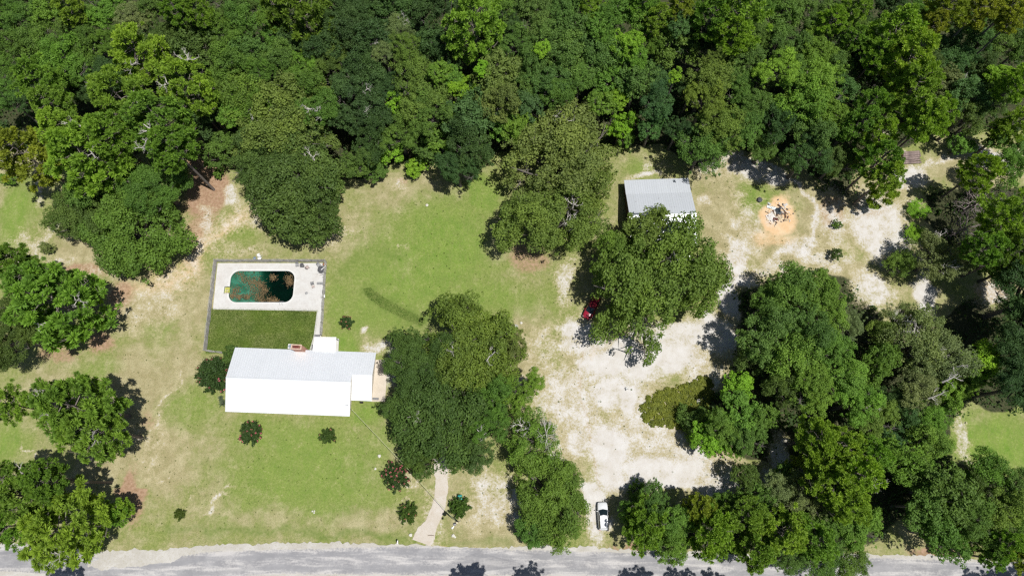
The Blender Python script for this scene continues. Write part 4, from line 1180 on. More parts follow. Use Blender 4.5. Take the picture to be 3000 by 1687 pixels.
# ------------------------------------------------------------------ rocks and scrap
def rockmesh(r, seed, flat=.6):
    q = random.Random(seed); rings = []
    for i in range(6):
        ph = -math.pi / 2 + math.pi * (i + .5) / 6
        rings.append([(r * math.cos(ph) * math.cos(2 * math.pi * j / 8) * q.uniform(.75, 1.2), r * math.cos(ph) * math.sin(2 * math.pi * j / 8) * q.uniform(.75, 1.2), r * flat * math.sin(ph) * q.uniform(.8, 1.1)) for j in range(8)])
    return MB().loft(rings)


def rock(px, py, r, label, mat='rock', seed=1, group=None, name='rock'):
    p = at(px, py)
    return tag(rockmesh(r, seed).build(name, M[mat], None, (p.x, p.y, r * .35)), label, 'rock', group)


rock(1111.5, 1335, .30, 'white rock on the front lawn near the overhead cable', 'white_rock', 3)
rock(1100, 1373, .22, 'small white rock left of the pink flowering bush by the cable', 'white_rock', 4)
rock(915.5, 1497, .16, 'white stone, left one of three on the front lawn by the road', 'white_rock', 5)
rock(921.5, 1496, .13, 'white stone, upper right one of three on the front lawn', 'white_rock', 6)
rock(920.5, 1501, .15, 'white stone, lowest of three on the front lawn by the road', 'white_rock', 7)
rock(1203, 1566, .32, 'pale culvert stone left of the driveway mouth', 'white_rock', 8)
rock(1328, 1568, .30, 'pale culvert stone right of the driveway mouth', 'white_rock', 9)
rock(1333, 1572, .2, 'smaller pale stone beside the culvert right of the driveway', 'white_rock', 10)
rock(1511, 956, .42, 'dark rock on bare soil at the right end of the back lawn', 'rock', 11)
rock(1527, 946, .25, 'small pale rock right of the dark rock on the back lawn', 'white_rock', 12)
rock(779 + 472, 602, .28, 'pale stone lying on the back lawn below the wood', 'white_rock', 13)
for i, (x, y, r) in enumerate(((2045, 1174, .55), (2056, 1170, .4), (2052, 1180, .45))):
    rock(x, y, r, ['grey rock, left one of three at the top of the low hedge', 'grey rock, right one of three at the top of the low hedge', 'grey rock, lowest of three at the top of the low hedge'][i], 'rock', 20 + i)
rock(2224, 587, .55, 'dark grey concrete lump at the left rim of the orange burn pit', 'dark_gray', 30)
sp = at(1834, 1136)
sc_ = empty('scrap_bucket', (sp.x, sp.y, 0), .4, 'small pale bucket lying on the white sand clearing', 'bucket')
MB().lathe([(.2, 0), (.27, .4), (.29, .4), (.26, .41), (.19, .04)], 16).build('pail', M['white_plastic'], sc_, (0, 0, .22), (1.45, 0, 0))
MB().lathe([(.19, .0), (.02, .02)], 16).build('bottom', M['blue_gray'], sc_, (0, .03, .22), (1.45, 0, 0))


def crumple(px, py, sx, sy, hz, mat, label, cat, rz, seed, name, n=7, lift=.06):
    """Crumpled sheet with thickness."""
    q = random.Random(seed); p = at(px, py, hz * .5)
    H_ = [[q.random() * hz * (0.35 + .65 * math.sin(math.pi * (i + .3) / n) * math.sin(math.pi * (j + .3) / n)) for j in range(n)] for i in range(n)]
    vs = []
    for s in (0, 1):
        for i in range(n):
            for j in range(n):
                vs.append(((i / (n - 1) - .5) * sx + q.uniform(-.06, .06) * sx * s * 0, (j / (n - 1) - .5) * sy, H_[i][j] + lift - s * .04))
    fs = []
    for i in range(n - 1):
        for j in range(n - 1):
            a = i * n + j
            fs.append((a, a + n, a + n + 1, a + 1)); fs.append((n * n + a, n * n + a + 1, n * n + a + n + 1, n * n + a + n))
    for i in range(n - 1):
        for (a, b) in ((i * n, (i + 1) * n), ((i + 1) * n + n - 1, i * n + n - 1), (i + 1, i), ((n - 1) * n + i, (n - 1) * n + i + 1)):
            fs.append((a, a + n * n, b + n * n, b))
    return tag(MB().add(vs, fs).build(name, mat, None, (p.x, p.y, 0), (0, 0, rz)), label, cat)


M['tarp_white'] = plain('tarp_white', (0.62, 0.68, 0.68), 0.5, var=0.15)
M['tarp_gray'] = plain('tarp_gray', (0.55, 0.52, 0.49), 0.8, var=0.12)
M['tarp_dark'] = plain('tarp_dark', (0.055, 0.07, 0.085), 0.5, var=0.3)
crumple(2260, 608, 1.7, .5, .25, M['tarp_white'], 'crumpled white sheet on the burn pile', 'sheet', -.3, 2, 'plastic_sheet')
crumple(2254, 597, .65, .3, .2, M['tarp_white'], 'small white scrap above the white sheet on the burn pile', 'scrap', -.7, 3, 'plastic_scrap')
crumple(2258, 635, 1.5, 1.3, .16, M['tarp_gray'], 'pale grey mat at the lower left of the burn pile', 'mat', .5, 4, 'carpet')
crumple(2281, 617, 1.0, 1.15, .55, M['tarp_dark'], 'dark blue black bag in the middle of the burn pile', 'bag', .2, 5, 'rubbish_bag')
crumple(2287, 639, 1.0, .75, .4, M['rubble'], 'tan foam lump at the bottom of the burn pile', 'foam', .3, 6, 'foam_lump')
crumple(2303, 644, .75, .5, .3, M['tan_board'], 'pale broken board heap right of the tan foam', 'scrap', .1, 7, 'broken_boards')
crumple(2272, 641, .9, .45, .35, M['red_scrap'], 'dark red charred scrap between the mat and the foam', 'scrap', -.2, 8, 'charred_scrap')
crumple(2302, 600, .8, .45, .25, M['tarp_gray'], 'loose grey ash scrap at the upper right of the burn pile', 'scrap', .5, 9, 'ash_scrap')
for i, (x, y, a, L, mt, lb) in enumerate(((2300, 629, 1.5, 1.5, 'brown_wood', 'dark burnt board upright right of the black bag'), (2286, 606, -.75, 1.2, 'brown_wood', 'burnt stick crossing above the black bag'),
                                         (2248, 623, -.5, .8, 'tan_board', 'tan stick at the left of the burn pile'), (2296, 615, -.9, 1.3, 'dead_wood', 'pale pipe right of the black bag'))):
    p = at(x, y)
    tag(MB().box(-L / 2, L / 2, -.07, .07, 0, .06, bev=.01).build('burnt_board', M[mt], None, (p.x, p.y, .12 + .03 * i), (0, .05, a)), lb, 'board')
crumple(2913, 460, 1.4, .8, .12, M['tarp_white'], 'bluish white metal sheet among the trees at the right edge', 'sheet', -.8, 10, 'metal_sheet')
rb = np.random.RandomState(15)
dm = MB()
for i in range(150):
    q = at(2280 + rb.randn() * 17, 626 + rb.randn() * 15)
    a, b_sz, hgt = rb.uniform(.05, .28), rb.uniform(.04, .12), rb.uniform(.03, .14)
    dm.box(-a, a, -b_sz, b_sz, 0, hgt, rb.randint(4), Matrix.Translation(q) @ Matrix.Rotation(rb.uniform(0, 3.14), 4, 'Z') @ Matrix.Rotation(rb.uniform(-.3, .3), 4, 'Y'))
tag(dm.build('ash_debris', [M['tarp_gray'], M['dark_gray'], M['rubble'], M['brown_wood']]), 'small ash and charred debris scattered over the burn pile', 'debris', None, 'stuff')
piece = at(1263, 1567)  # thin dark tube drawn across the driveway
tag(MB().tube([(-.55, 0, .03), (0, .03, .05), (.55, -.02, .03)], [.03, .05, .03], 6).build('piece', M['brown_wood'], None, piece), 'thin dark line across the driveway near the road', 'piece')

# log pile
lr = random.Random(5)
for i, (y, r, L, z) in enumerate(((447, .26, 3.2, .26), (452.5, .25, 3.4, .58), (459, .27, 3.6, .27), (465, .24, 3.7, .55), (470.5, .2, 3.6, .2), (477, .22, 3.7, .22))):
    p = at(2668 + lr.uniform(-3, 3), y, z)
    words = ['furthest', 'second furthest', 'third furthest', 'third nearest', 'second nearest', 'nearest'][i]
    lo_ = empty('log', (p.x, p.y, z), math.radians(5 + lr.uniform(-2, 2)), 'pinkish grey log, ' + words + ' in the pile on the sand', 'log', 'logs in the pile')
    MB().tube([(-L / 2, 0, 0), (-L * .2, .03, .01), (L * .2, -.02, 0), (L / 2, 0, 0)], [r * 1.05, r, r * .97, r * .93], 14).build('bark', M['log_bark'], lo_)
    for sx in (-1, 1): MB().tube([(sx * (L / 2), 0, 0), (sx * (L / 2 + .012), 0, 0)], r * .85, 14).build('cut_end', M['log_end'], lo_)

# ------------------------------------------------------------------ trees: crown generators (numpy, leaf by leaf)
def unit(r, n):
    v = r.randn(n, 3)
    return v / np.linalg.norm(v, axis=1)[:, None]


def cards(P, Nrm, size, r, aspect=0.62):
    """Pointed leaf quads centred at P with normals near Nrm."""
    n = len(P)
    Nn = Nrm / (np.linalg.norm(Nrm, axis=1)[:, None] + 1e-9)
    t = np.cross(Nn, unit(r, n)); t /= np.linalg.norm(t, axis=1)[:, None] + 1e-9
    b = np.cross(Nn, t)
    t = t * size[:, None]; b = b * (size * aspect)[:, None]
    fold = Nn * (size * 0.18)[:, None]
    V = np.stack([P - t - fold, P + b, P + t - fold, P - b], 1).reshape(-1, 3)
    return V, np.arange(4 * n).reshape(n, 4)


def broadleaf(seed, R=6.0, n1=13, n2=16, dens=62, leaf=0.24, zup=0.80, zlo=-0.35, r1f=0.40, r2f=0.36, spread=0.58, droop=0.0, airy=0.0):
    r = np.random.RandomState(seed)
    P, N, S, Vv = [], [], [], []
    limbs = []
    C1 = [(np.array([0, 0, 0.25 * R]), R * r1f * 1.1)]
    ph = r.rand(3) * 6.283
    def rag(az): return 1 + .17 * math.sin(2 * az + ph[0]) + .14 * math.sin(3 * az + ph[1]) + .10 * math.sin(5 * az + ph[2])
    gaps = unit(r, 5); gaps[:, 2] = np.abs(gaps[:, 2]) * .8
    gaps /= np.linalg.norm(gaps, axis=1)[:, None]
    for i in range(n1):
        az = 2 * np.pi * (i * 0.618 + r.rand() * 0.12)
        zz = zlo + (1 - zlo) * ((i + .5) / n1) ** 1.15
        el = np.clip(zz + r.randn() * .08, -.5, 1)
        h = math.sqrt(max(0, 1 - min(1, abs(el)) ** 2))
        d = R * spread * (0.70 + .50 * r.rand()) * rag(az)
        c = np.array([math.cos(az) * h * d * 1.12, math.sin(az) * h * d * 1.12, el * d * zup])
        C1.append((c, R * r1f * (0.75 + .5 * r.rand())))
    for k in range(int(3.2 * n1)):                                   # loose sprigs that break the outline
        az = r.rand() * 6.283; el = r.rand() * 1.25 - .25; q = R * (.80 + .26 * r.rand()) * rag(az)
        c2 = np.array([math.cos(az) * math.cos(el) * q, math.sin(az) * math.cos(el) * q, math.sin(el) * q * zup])
        n = int(dens * .34) + 5; dd = unit(r, n)
        P.append(c2 + dd * (R * .062 * (.4 + .9 * r.rand(n)))[:, None]); N.append(dd * .5 + unit(r, n) * .7 + np.array([0, 0, .5]))
        S.append(leaf * (.6 + .8 * r.rand(n))); Vv.append(np.clip(.2 + .35 * r.rand() + .4 * r.rand(n) * r.rand(n), 0, 1))
    for c1, r1 in C1:
        limbs.append(c1)
        lv = r.rand() * .42
        k2 = int(n2 * 1.25 * (r1 / (R * r1f)) ** 1.6) + 2
        D = unit(r, k2); D[:, 2] = D[:, 2] * .85 + .18
        for d in D:
            c2 = c1 + d * r1 * (.62 + .5 * r.rand())
            r2 = r1 * r2f * (.50 + .75 * r.rand())
            deep = sum(1 for cc, rr_ in C1 if np.linalg.norm(c2 - cc) < rr_ * .62)
            if deep >= 1: continue
            if (gaps @ (c2 / (np.linalg.norm(c2) + 1e-6))).max() > .955: continue
            if airy and r.rand() < airy: continue
            n = int(dens * (r2 / (R * r1f * r2f)) ** 2) + 6
            dd = unit(r, n); dd[:, 2] += .25
            dd /= np.linalg.norm(dd, axis=1)[:, None]
            rad = r2 * (.55 + .6 * r.rand(n) ** .6)
            p = c2 + dd * rad[:, None] * np.array([1.12, 1.12, .85])
            if droop: p[:, 2] -= droop * np.linalg.norm(p[:, :2], axis=1) ** 2 / R
            P.append(p); N.append(dd * .75 + unit(r, n) * .65 + np.array([0, 0, .35]))
            S.append(leaf * (.6 + .8 * r.rand(n)))
            Vv.append(np.clip(.12 + lv + .22 * r.rand() + .45 * r.rand(n) * r.rand(n), 0, 1))
    P = np.concatenate(P); N = np.concatenate(N); S = np.concatenate(S); Vv = np.concatenate(Vv)
    V, Fq = cards(P, N, S, r)
    wood = MB()
    for c in limbs:
        e = Vector(c); s0 = Vector((0, 0, -R * .62))
        mid = s0.lerp(e, .5) + Vector((e.x * .12, e.y * .12, -R * .05))
        wood.tube([s0, mid, e, e + (e - mid) * .35], [R * .042, R * .026, R * .014, R * .004], 5, caps=False)
        for k in range(4):
            q = mid.lerp(e, .3 + .7 * r.rand()); t = Vector(unit(r, 1)[0]) * R * .3; t.z = abs(t.z) * .7
            wood.tube([q, q + t * .55, q + t + Vector((0, 0, R * .03))], [R * .012, R * .007, R * .002], 4, caps=False)
    return dict(R=R, crown=np_mesh('crown', V, Fq, M['leaf'], {'v': ('FLOAT', 'FACE', Vv)}), limbs=wood.mesh('limbs', M['bark_oak']), wood=M['bark_oak'], bot=R * .62)


def pine(seed, R=4.2, nbr=30, tuft=0.62, needles=66, hz=1.15, flat=False):
    r = np.random.RandomState(seed)
    cen, dirs, wood = [], [], MB()
    top = R * hz; bot = -R * hz
    for i in range(nbr):
        f = (i + .5) / nbr
        z0 = bot + (top - bot) * f
        prof = math.sin(math.pi * min(1, (f * .92 + .12)) ** .9) ** .7 if f < .97 else .2
        L = R * max(.25, prof) * (.75 + .4 * r.rand())
        az = i * 2.39996 + r.randn() * .3
        rise = (.1 + .55 * f) * L * (.5 + .6 * r.rand())
        d = np.array([math.cos(az), math.sin(az), 0])
        p0 = np.array([0, 0, z0 - L * .12]); p1 = p0 + d * L * .55 + [0, 0, rise * .35]; p2 = p0 + d * L + [0, 0, rise]
        wood.tube([p0, p1, p2], [.065, .042, .016], 5, caps=False)
        nt = max(3, int(L * 2.3))
        for k in range(nt):
            s = .42 + .58 * (k + r.rand() * .8) / nt
            q = (1 - s) ** 2 * p0 + 2 * s * (1 - s) * p1 + s * s * p2
            side = np.array([-d[1], d[0], 0]) * r.randn() * L * .26 * (1.1 - .4 * s)
            e = q + side + np.array([0, 0, .15 + .35 * r.rand()])
            if np.linalg.norm(side) > .25: wood.tube([q, (q + e) / 2 - [0, 0, .08], e], [.026, .018, .010], 4, caps=False)
            cen.append(e); dirs.append(d * .35 + side * .25 + np.array([0, 0, .75]))
    for k in range(4):
        cen.append(np.array([r.randn() * .25, r.randn() * .25, top + .3 + .35 * r.rand()])); dirs.append(np.array([0, 0, 1.0]))
    wood.tube([(0, 0, bot - .3), (0, 0, 0), (0, 0, top + .3)], [.19, .13, .03], 7, caps=False)
    cen = np.array(cen); dirs = np.array(dirs)
    T = len(cen)
    tv = r.rand(T)
    C = np.repeat(cen, needles, 0); Dr = np.repeat(dirs, needles, 0)
    n = len(C)
    u = unit(r, n) + Dr * .62
    u /= np.linalg.norm(u, axis=1)[:, None]
    Ln = tuft * np.repeat(.75 + .5 * r.rand(T), needles) * (.75 + .35 * r.rand(n))
    w = np.cross(u, unit(r, n)); w /= np.linalg.norm(w, axis=1)[:, None]
    w *= (Ln * .12)[:, None]
    a = C + u * (Ln * .12)[:, None]; m = C + u * (Ln * .62)[:, None]; e = C + u * Ln[:, None]
    V = np.stack([a, m + w, e, m - w], 1).reshape(-1, 3)
    Vv = np.clip(np.repeat(.15 + .55 * tv, needles) + .3 * r.rand(n), 0, 1)
    return dict(R=R, crown=np_mesh('crown', V, np.arange(4 * n).reshape(n, 4), M['needle'], {'v': ('FLOAT', 'FACE', Vv)}), limbs=wood.mesh('limbs', M['bark_pine']), wood=M['bark_pine'], bot=R * hz)


def deadtree(seed, R=4.0, mat='dead_wood', n=16, depth=3):
    r = random.Random(seed); w = MB()
    def grow(p, d, L, rad, k):
        mid = p + d * L * .5 + Vector((r.uniform(-1, 1), r.uniform(-1, 1), r.uniform(-.4, .6))) * L * .14
        e = p + d * L + Vector((r.uniform(-1, 1), r.uniform(-1, 1), r.uniform(-.3, .5))) * L * .2
        w.tube([p, mid, e], [rad, rad * .75, rad * .45], 5 if k > 1 else 4, caps=False)
        if k == 0: return
        for i in range(3 if k > 1 else 4):
            q = mid.lerp(e, r.random()) if i else e
            nd = (d + Vector((r.uniform(-1, 1), r.uniform(-1, 1), r.uniform(-.5, .7))) * .85).normalized()
            grow(q, nd, L * r.uniform(.45, .68), rad * .5, k - 1)
    for i in range(n):
        a = i * 2.4 + r.uniform(-.4, .4); up = r.uniform(.1, .9)
        grow(Vector((0, 0, -R * .5 + R * .8 * i / n)), Vector((math.cos(a), math.sin(a), up)).normalized(), R * r.uniform(.4, .62), .085, depth)
    w.tube([(0, 0, -R * .8), (.1, .05, 0), (0, 0, R * .7)], [.2, .14, .05], 7, caps=False)
    return dict(R=R, limbs=w.mesh('limbs', M[mat]), crown=None, wood=M[mat], bot=R * .8)


KIND = {
    'B': [broadleaf(100 + i, R=5.5, n1=(14, 11, 16, 14, 10, 18)[i], n2=16, dens=80 * (.16 / lf) ** 1.2, leaf=lf, r1f=(.36, .42, .31, .36, .40, .30)[i], spread=(.62, .55, .68, .6, .58, .7)[i], zup=(.8, 1.0, .7, .85, .95, .75)[i]) for i, lf in enumerate((.14, .18, .15, .16, .23, .13))],                      # forest broadleaf
    'O': [broadleaf(200 + i, R=8.6, n1=24, n2=18, dens=104, leaf=.18, r1f=.27, r2f=.40, spread=.74, zup=.62) for i in range(4)],  # big spreading oak
    'L': [broadleaf(250 + i, R=8.6, n1=26, n2=18, dens=128, leaf=.16, r1f=.25, r2f=.42, spread=.76, zup=.55, zlo=-.25) for i in range(3)],  # dense live oak
    'G': [broadleaf(300 + i, R=5.5, n1=17, n2=15, dens=80, leaf=.13, r1f=.31, r2f=.42, airy=.26) for i in range(3)],       # thin greyish oak
    'T': [broadleaf(350 + i, R=4.0, n1=11, n2=12, dens=62, leaf=.185, r1f=.37, r2f=.36) for i in range(4)],               # small bright broadleaf
    'S': [broadleaf(400 + i, R=2.0, n1=9, n2=8, dens=44, leaf=.115, zlo=-.5) for i in range(3)],                  # shrub
    'P': [pine(500 + i, R=4.3, nbr=34) for i in range(5)],
    'Y': [pine(550 + i, R=2.6, nbr=20, tuft=.55, hz=1.3) for i in range(2)],
    'D': [deadtree(600 + i) for i in range(2)],
    'K': [deadtree(610 + i, mat='dead_dark', n=20, depth=3) for i in range(2)],
}
TRUNK_OAK = MB().tube([(0, 0, -.3), (.06, .03, .12), (-.03, .02, .4), (.02, -.03, .75), (0, 0, 1.0)], [.42, .30, .25, .22, .2], 9).mesh('trunk', M['bark_oak'])
TRUNK_PINE = MB().tube([(0, 0, -.2), (.03, .02, .1), (.0, .03, .5), (0, 0, 1.0)], [.30, .24, .21, .18], 9).mesh('trunk', M['bark_pine'])
TRUNK_DEAD = MB().tube([(0, 0, -.2), (.03, .02, .1), (.0, .03, .5), (0, 0, 1.0)], [.30, .24, .21, .18], 9).mesh('trunk', M['dead_dark'])
DEAD_BR = [deadtree(700 + i, R=1.9, n=4, depth=3)['limbs'] for i in range(3)]
LEAFCOL = {  # foliage base colours (linear)
    'py': (0.152, 0.236, 0.036), 'pg': (0.112, 0.195, 0.034), 'pd': (0.095, 0.160, 0.028), 'yy': (0.180, 0.212, 0.034),
    'od': (0.066, 0.106, 0.030), 'om': (0.080, 0.146, 0.030), 'ol': (0.106, 0.158, 0.036), 'oo': (0.118, 0.152, 0.046), 'gg': (0.128, 0.160, 0.075),
    'dk': (0.044, 0.084, 0.030), 'mg': (0.084, 0.144, 0.038), 'bg': (0.108, 0.190, 0.036), 'li': (0.150, 0.265, 0.028), 'te': (0.060, 0.116, 0.044), 'ta': (0.125, 0.140, 0.050),
}
CWORD = {'py': 'yellowish', 'pg': 'green', 'pd': 'dark', 'yy': 'olive-yellow', 'od': 'dark', 'om': 'green', 'ol': 'olive', 'oo': 'olive', 'gg': 'greyish', 'dk': 'blackish', 'mg': 'green', 'bg': 'bright', 'li': 'lime', 'te': 'glossy', 'ta': 'tan'}
KWORD = {'B': ('broadleaf_tree', 'broadleaf'), 'O': ('oak_tree', 'spreading oak'), 'L': ('oak_tree', 'dense live oak'), 'G': ('oak_tree', 'thin-crowned oak'), 'T': ('broadleaf_tree', 'small broadleaf'),
         'S': ('shrub', 'shrub'), 'P': ('pine_tree', 'pine'), 'Y': ('pine_tree', 'young pine'), 'D': ('dead_tree', 'bare dead tree'), 'K': ('dead_tree', 'bare dead tree')}
trng = random.Random(42)
TREES = []


def tree(kind, px, py, rpx, h, colr, label, group=None, sq=1.0, dead=0, var=None):
    """Tree whose crown centre shows at (px, py) with apparent radius rpx; h = total height in metres."""
    vs = KIND[kind]
    pr = vs[trng.randrange(len(vs))] if var is None else vs[var % len(vs)]
    ext = {'B': 1.12, 'T': 1.12, 'G': 1.1, 'O': 1.04, 'L': 1.02}.get(kind, 1.0)
    R = rpx / ppm(py, h * .75) / ext
    s = R / pr['R']
    e_ = trng.uniform(.88, 1.14); sx_, sy_ = s * e_, s / e_
    up = {'P': 1.2, 'Y': 1.35, 'L': .72, 'O': .78, 'D': .9, 'K': .9}.get(kind, .95) * R * sq
    hc = max(h - up, pr['bot'] * s * sq * .55 + .2)
    p = at(px, py, hc)
    nm, kw = KWORD[kind]
    cat = {'S': 'shrub'}.get(kind, 'tree')
    o = empty(nm, (p.x, p.y, 0), trng.uniform(0, 6.28), label, cat, group)
    tr = TRUNK_PINE if kind in 'PY' else (TRUNK_DEAD if kind in 'DK' else TRUNK_OAK)
    tl = max(.3, hc - pr['bot'] * s * sq * .85)
    ts = (.5 + R * .14) * (1.0 if kind in 'PYDK' else 1.1)
    if kind == 'S': ts *= .45
    link('trunk', tr, o, (0, 0, 0), (0, 0, 0), (ts, ts, tl))
    link('limbs', pr['limbs'], o, (0, 0, hc), (0, 0, 0), (sx_, sy_, s * sq))
    if pr['crown'] is not None:
        c = link('crown', pr['crown'], o, (0, 0, hc), (0, 0, 0), (sx_, sy_, s * sq))
        b = LEAFCOL[colr]; j = trng.uniform(.90, 1.10)
        j *= 1.28
        c.color = (b[0] * j * trng.uniform(.96, 1.14), b[1] * j * 1.06, b[2] * j * trng.uniform(.9, 1.2), 1)
    for k in range(dead):
        a = trng.uniform(0, 6.28); q = trng.uniform(.35, .8) * R
        link('dead_branch', DEAD_BR[k % 3], o, (q * math.cos(a), q * math.sin(a), hc + up * trng.uniform(.35, .6)), (trng.uniform(-.6, .6), trng.uniform(-.6, .6), a), (trng.uniform(.7, 1.1),) * 3)
    TREES.append(o)
    return o


ONES = ['', 'first', 'second', 'third', 'fourth', 'fifth', 'sixth', 'seventh', 'eighth', 'ninth', 'tenth', 'eleventh', 'twelfth', 'thirteenth', 'fourteenth', 'fifteenth', 'sixteenth', 'seventeenth', 'eighteenth', 'nineteenth', 'twentieth']


def nth(i):
    if i <= 20: return ONES[i]
    t, u = divmod(i, 10)
    tens = {2: 'twenty', 3: 'thirty', 4: 'forty', 5: 'fifty'}
    return tens[t] + '-' + ONES[u] if u else {3: 'thirtieth', 4: 'fortieth', 5: 'fiftieth'}[t]


def grove(text, bins, place, group):
    """Rows of 'kind px py r height colour [dead]'; labels count from the left within each row of crowns."""
    rows = [l.split() for l in text.strip().splitlines()]
    rows = [(k, float(a), float(b), float(r), float(h), c, int(d[0]) if d else 0) for k, a, b, r, h, c, *d in rows]
    for lo, hi, phrase in bins:
        sel = sorted([q for q in rows if lo <= q[2] < hi], key=lambda q: q[1])
        for i, (k, a, b, r, h, c, d) in enumerate(sel):
            tree(k, a, b, r, h, c, '%s %s %s, %s from left %s' % (CWORD[c], KWORD[k][1], place, nth(i + 1), phrase), group, dead=d)


WOODS = '''
B 73 52 62 17 mg
B 10 40 60 17 om
B 150 30 55 17 bg
P 200 20 45 21 py
B 227 70 62 16 mg
B 320 38 62 17 bg
B 393 50 52 17 gg
B 460 20 55 17 mg
P 513 26 44 22 pg
P 577 29 44 22 pg
B 640 73 60 17 om
B 690 25 55 17 od
B 714 50 60 17 om
P 881 38 100 22 pd
B 800 30 55 17 om
B 990 20 70 16 dk
B 1070 44 80 16 dk
B 1150 20 70 16 dk
B 1231 35 80 16 dk
B 1310 20 60 16 dk
P 1391 70 92 24 py
B 1470 20 60 17 om
B 1500 70 50 15 dk
B 1573 38 70 18 mg
B 1660 29 60 18 mg
P 1727 20 40 19 py
B 1806 47 56 18 om
P 1879 23 48 20 pg
P 1995 12 40 22 yy
P 1931 55 42 20 py
B 1887 60 55 17 bg
B 2040 20 45 16 od
P 2083 52 62 22 pg
P 2160 50 88 24 py
B 2288 44 62 17 mg
B 2230 20 50 17 om
B 2381 44 62 17 mg
P 2439 58 40 20 py
P 2506 20 46 22 py
B 2614 29 70 15 dk
P 2774 23 58 24 yy
P 2876 23 54 24 yy
B 2700 40 50 14 om
B 2830 70 50 14 om
P 2964 17 46 24 yy
B 2930 60 50 14 od
B 38 131 60 16 om
B 17 200 55 15 om
B 120 120 60 16 mg
P 402 160 78 23 py 1
B 189 163 66 17 bg
B 260 150 60 15 om
B 306 215 58 14 dk
B 330 120 50 15 om
B 480 118 70 16 od
B 583 140 78 16 od
B 685 110 72 16 om
B 545 80 50 16 od
B 728 146 55 15 mg
T 800 100 40 14 om
B 823 175 58 15 mg
B 760 210 50 15 om
B 670 190 64 16 om
B 860 110 50 14 dk
B 954 146 74 15 dk
B 1012 87 62 16 dk
B 900 200 50 14 bg
G 1164 87 50 16 gg 1
G 1187 135 48 16 ol
B 1100 110 60 16 dk
G 1123 150 40 15 gg 1
B 1274 130 66 14 dk
B 1310 180 55 13 dk
B 1440 130 60 13 dk
B 1510 130 60 16 mg
B 1602 90 62 17 mg
B 1675 96 62 17 mg
B 1762 87 56 17 om
T 1753 64 45 18 bg
T 1587 145 28 17 li
B 1646 163 76 16 mg
B 1558 180 60 15 mg
B 1762 163 72 15 mg
T 1835 128 46 17 li
B 1850 165 50 15 bg
B 1966 125 82 15 ol
B 1720 125 40 15 dk
T 1989 70 42 19 te
B 1905 110 45 15 om
B 2040 120 50 14 dk
P 2152 108 54 22 py
B 2094 178 38 17 ol
B 2220 100 50 16 mg
B 2294 146 76 17 mg
B 2390 140 68 17 bg
B 2454 185 62 15 mg
B 2498 82 48 16 mg
P 2506 110 36 19 pg
P 2620 100 78 23 py
P 2664 175 84 24 py
B 2550 90 50 14 dk
P 2570 163 46 20 py
B 2506 160 45 14 dk
P 2745 67 34 22 yy
B 2760 140 58 13 te
B 2803 178 72 14 te
B 2876 122 54 14 te
B 2934 131 54 14 mg
P 2964 64 34 23 yy
B 2990 140 50 14 mg
B 2730 190 50 13 od
P 122 242 72 23 pg
P 154 310 62 22 pg
B 58 291 55 14 dk
B 10 280 50 15 om
B 248 256 54 13 dk
P 553 250 84 23 py 2
P 355 290 88 24 pg 1
P 466 350 92 24 pg 2
B 204 215 52 16 bg
B 600 330 60 12 dk
B 560 380 50 10 om
B 640 270 60 13 ol
T 685 332 50 13 bg
B 714 277 74 15 ol
B 760 320 60 14 om
B 960 190 78 14 od
B 1070 195 66 14 dk
B 1041 262 84 14 dk 1
B 1059 335 84 14 dk 1
B 931 315 66 15 om 2
B 900 250 70 15 om
B 1130 250 50 12 dk
T 1166 309 44 10 li
B 1216 221 80 15 ol
B 1245 285 78 15 ol
T 1289 215 44 16 bg
T 1347 262 50 13 li
T 1320 230 44 14 bg
T 1414 204 28 16 li
B 1458 225 74 16 oo
B 1458 300 78 15 oo
B 1390 290 50 12 te
B 1540 250 50 13 mg
B 1602 235 74 15 mg
B 1631 265 66 14 om
T 1552 315 52 12 te
B 1700 220 55 14 mg
T 1791 233 62 13 bg
B 1864 233 62 14 mg
B 1922 233 48 12 te
T 1978 224 26 16 li
B 2083 218 80 17 ol
B 2068 291 66 16 ol
B 2030 260 45 12 dk
B 2170 189 62 16 mg
B 2160 250 55 15 om
B 2199 291 64 15 mg
B 2235 225 50 14 od
B 2279 204 64 18 py
B 2390 248 94 18 bg
B 2340 240 60 16 bg
B 2460 260 50 14 te
B 2570 222 70 13 dk
P 2681 250 74 24 py
B 2630 290 60 14 pd
B 2774 245 54 13 gg 1
B 2832 280 66 14 te
T 2934 227 42 15 li
B 2920 280 60 14 mg
P 2978 248 52 21 py
B 2870 220 55 13 od
'''
grove(WOODS, [(-99, 60, 'along the top edge'), (60, 120, 'in second row'), (120, 170, 'in third row'), (170, 235, 'in fourth row'), (235, 420, 'in fifth row')],
      'in the woods', 'trees of the woods behind the clearing')

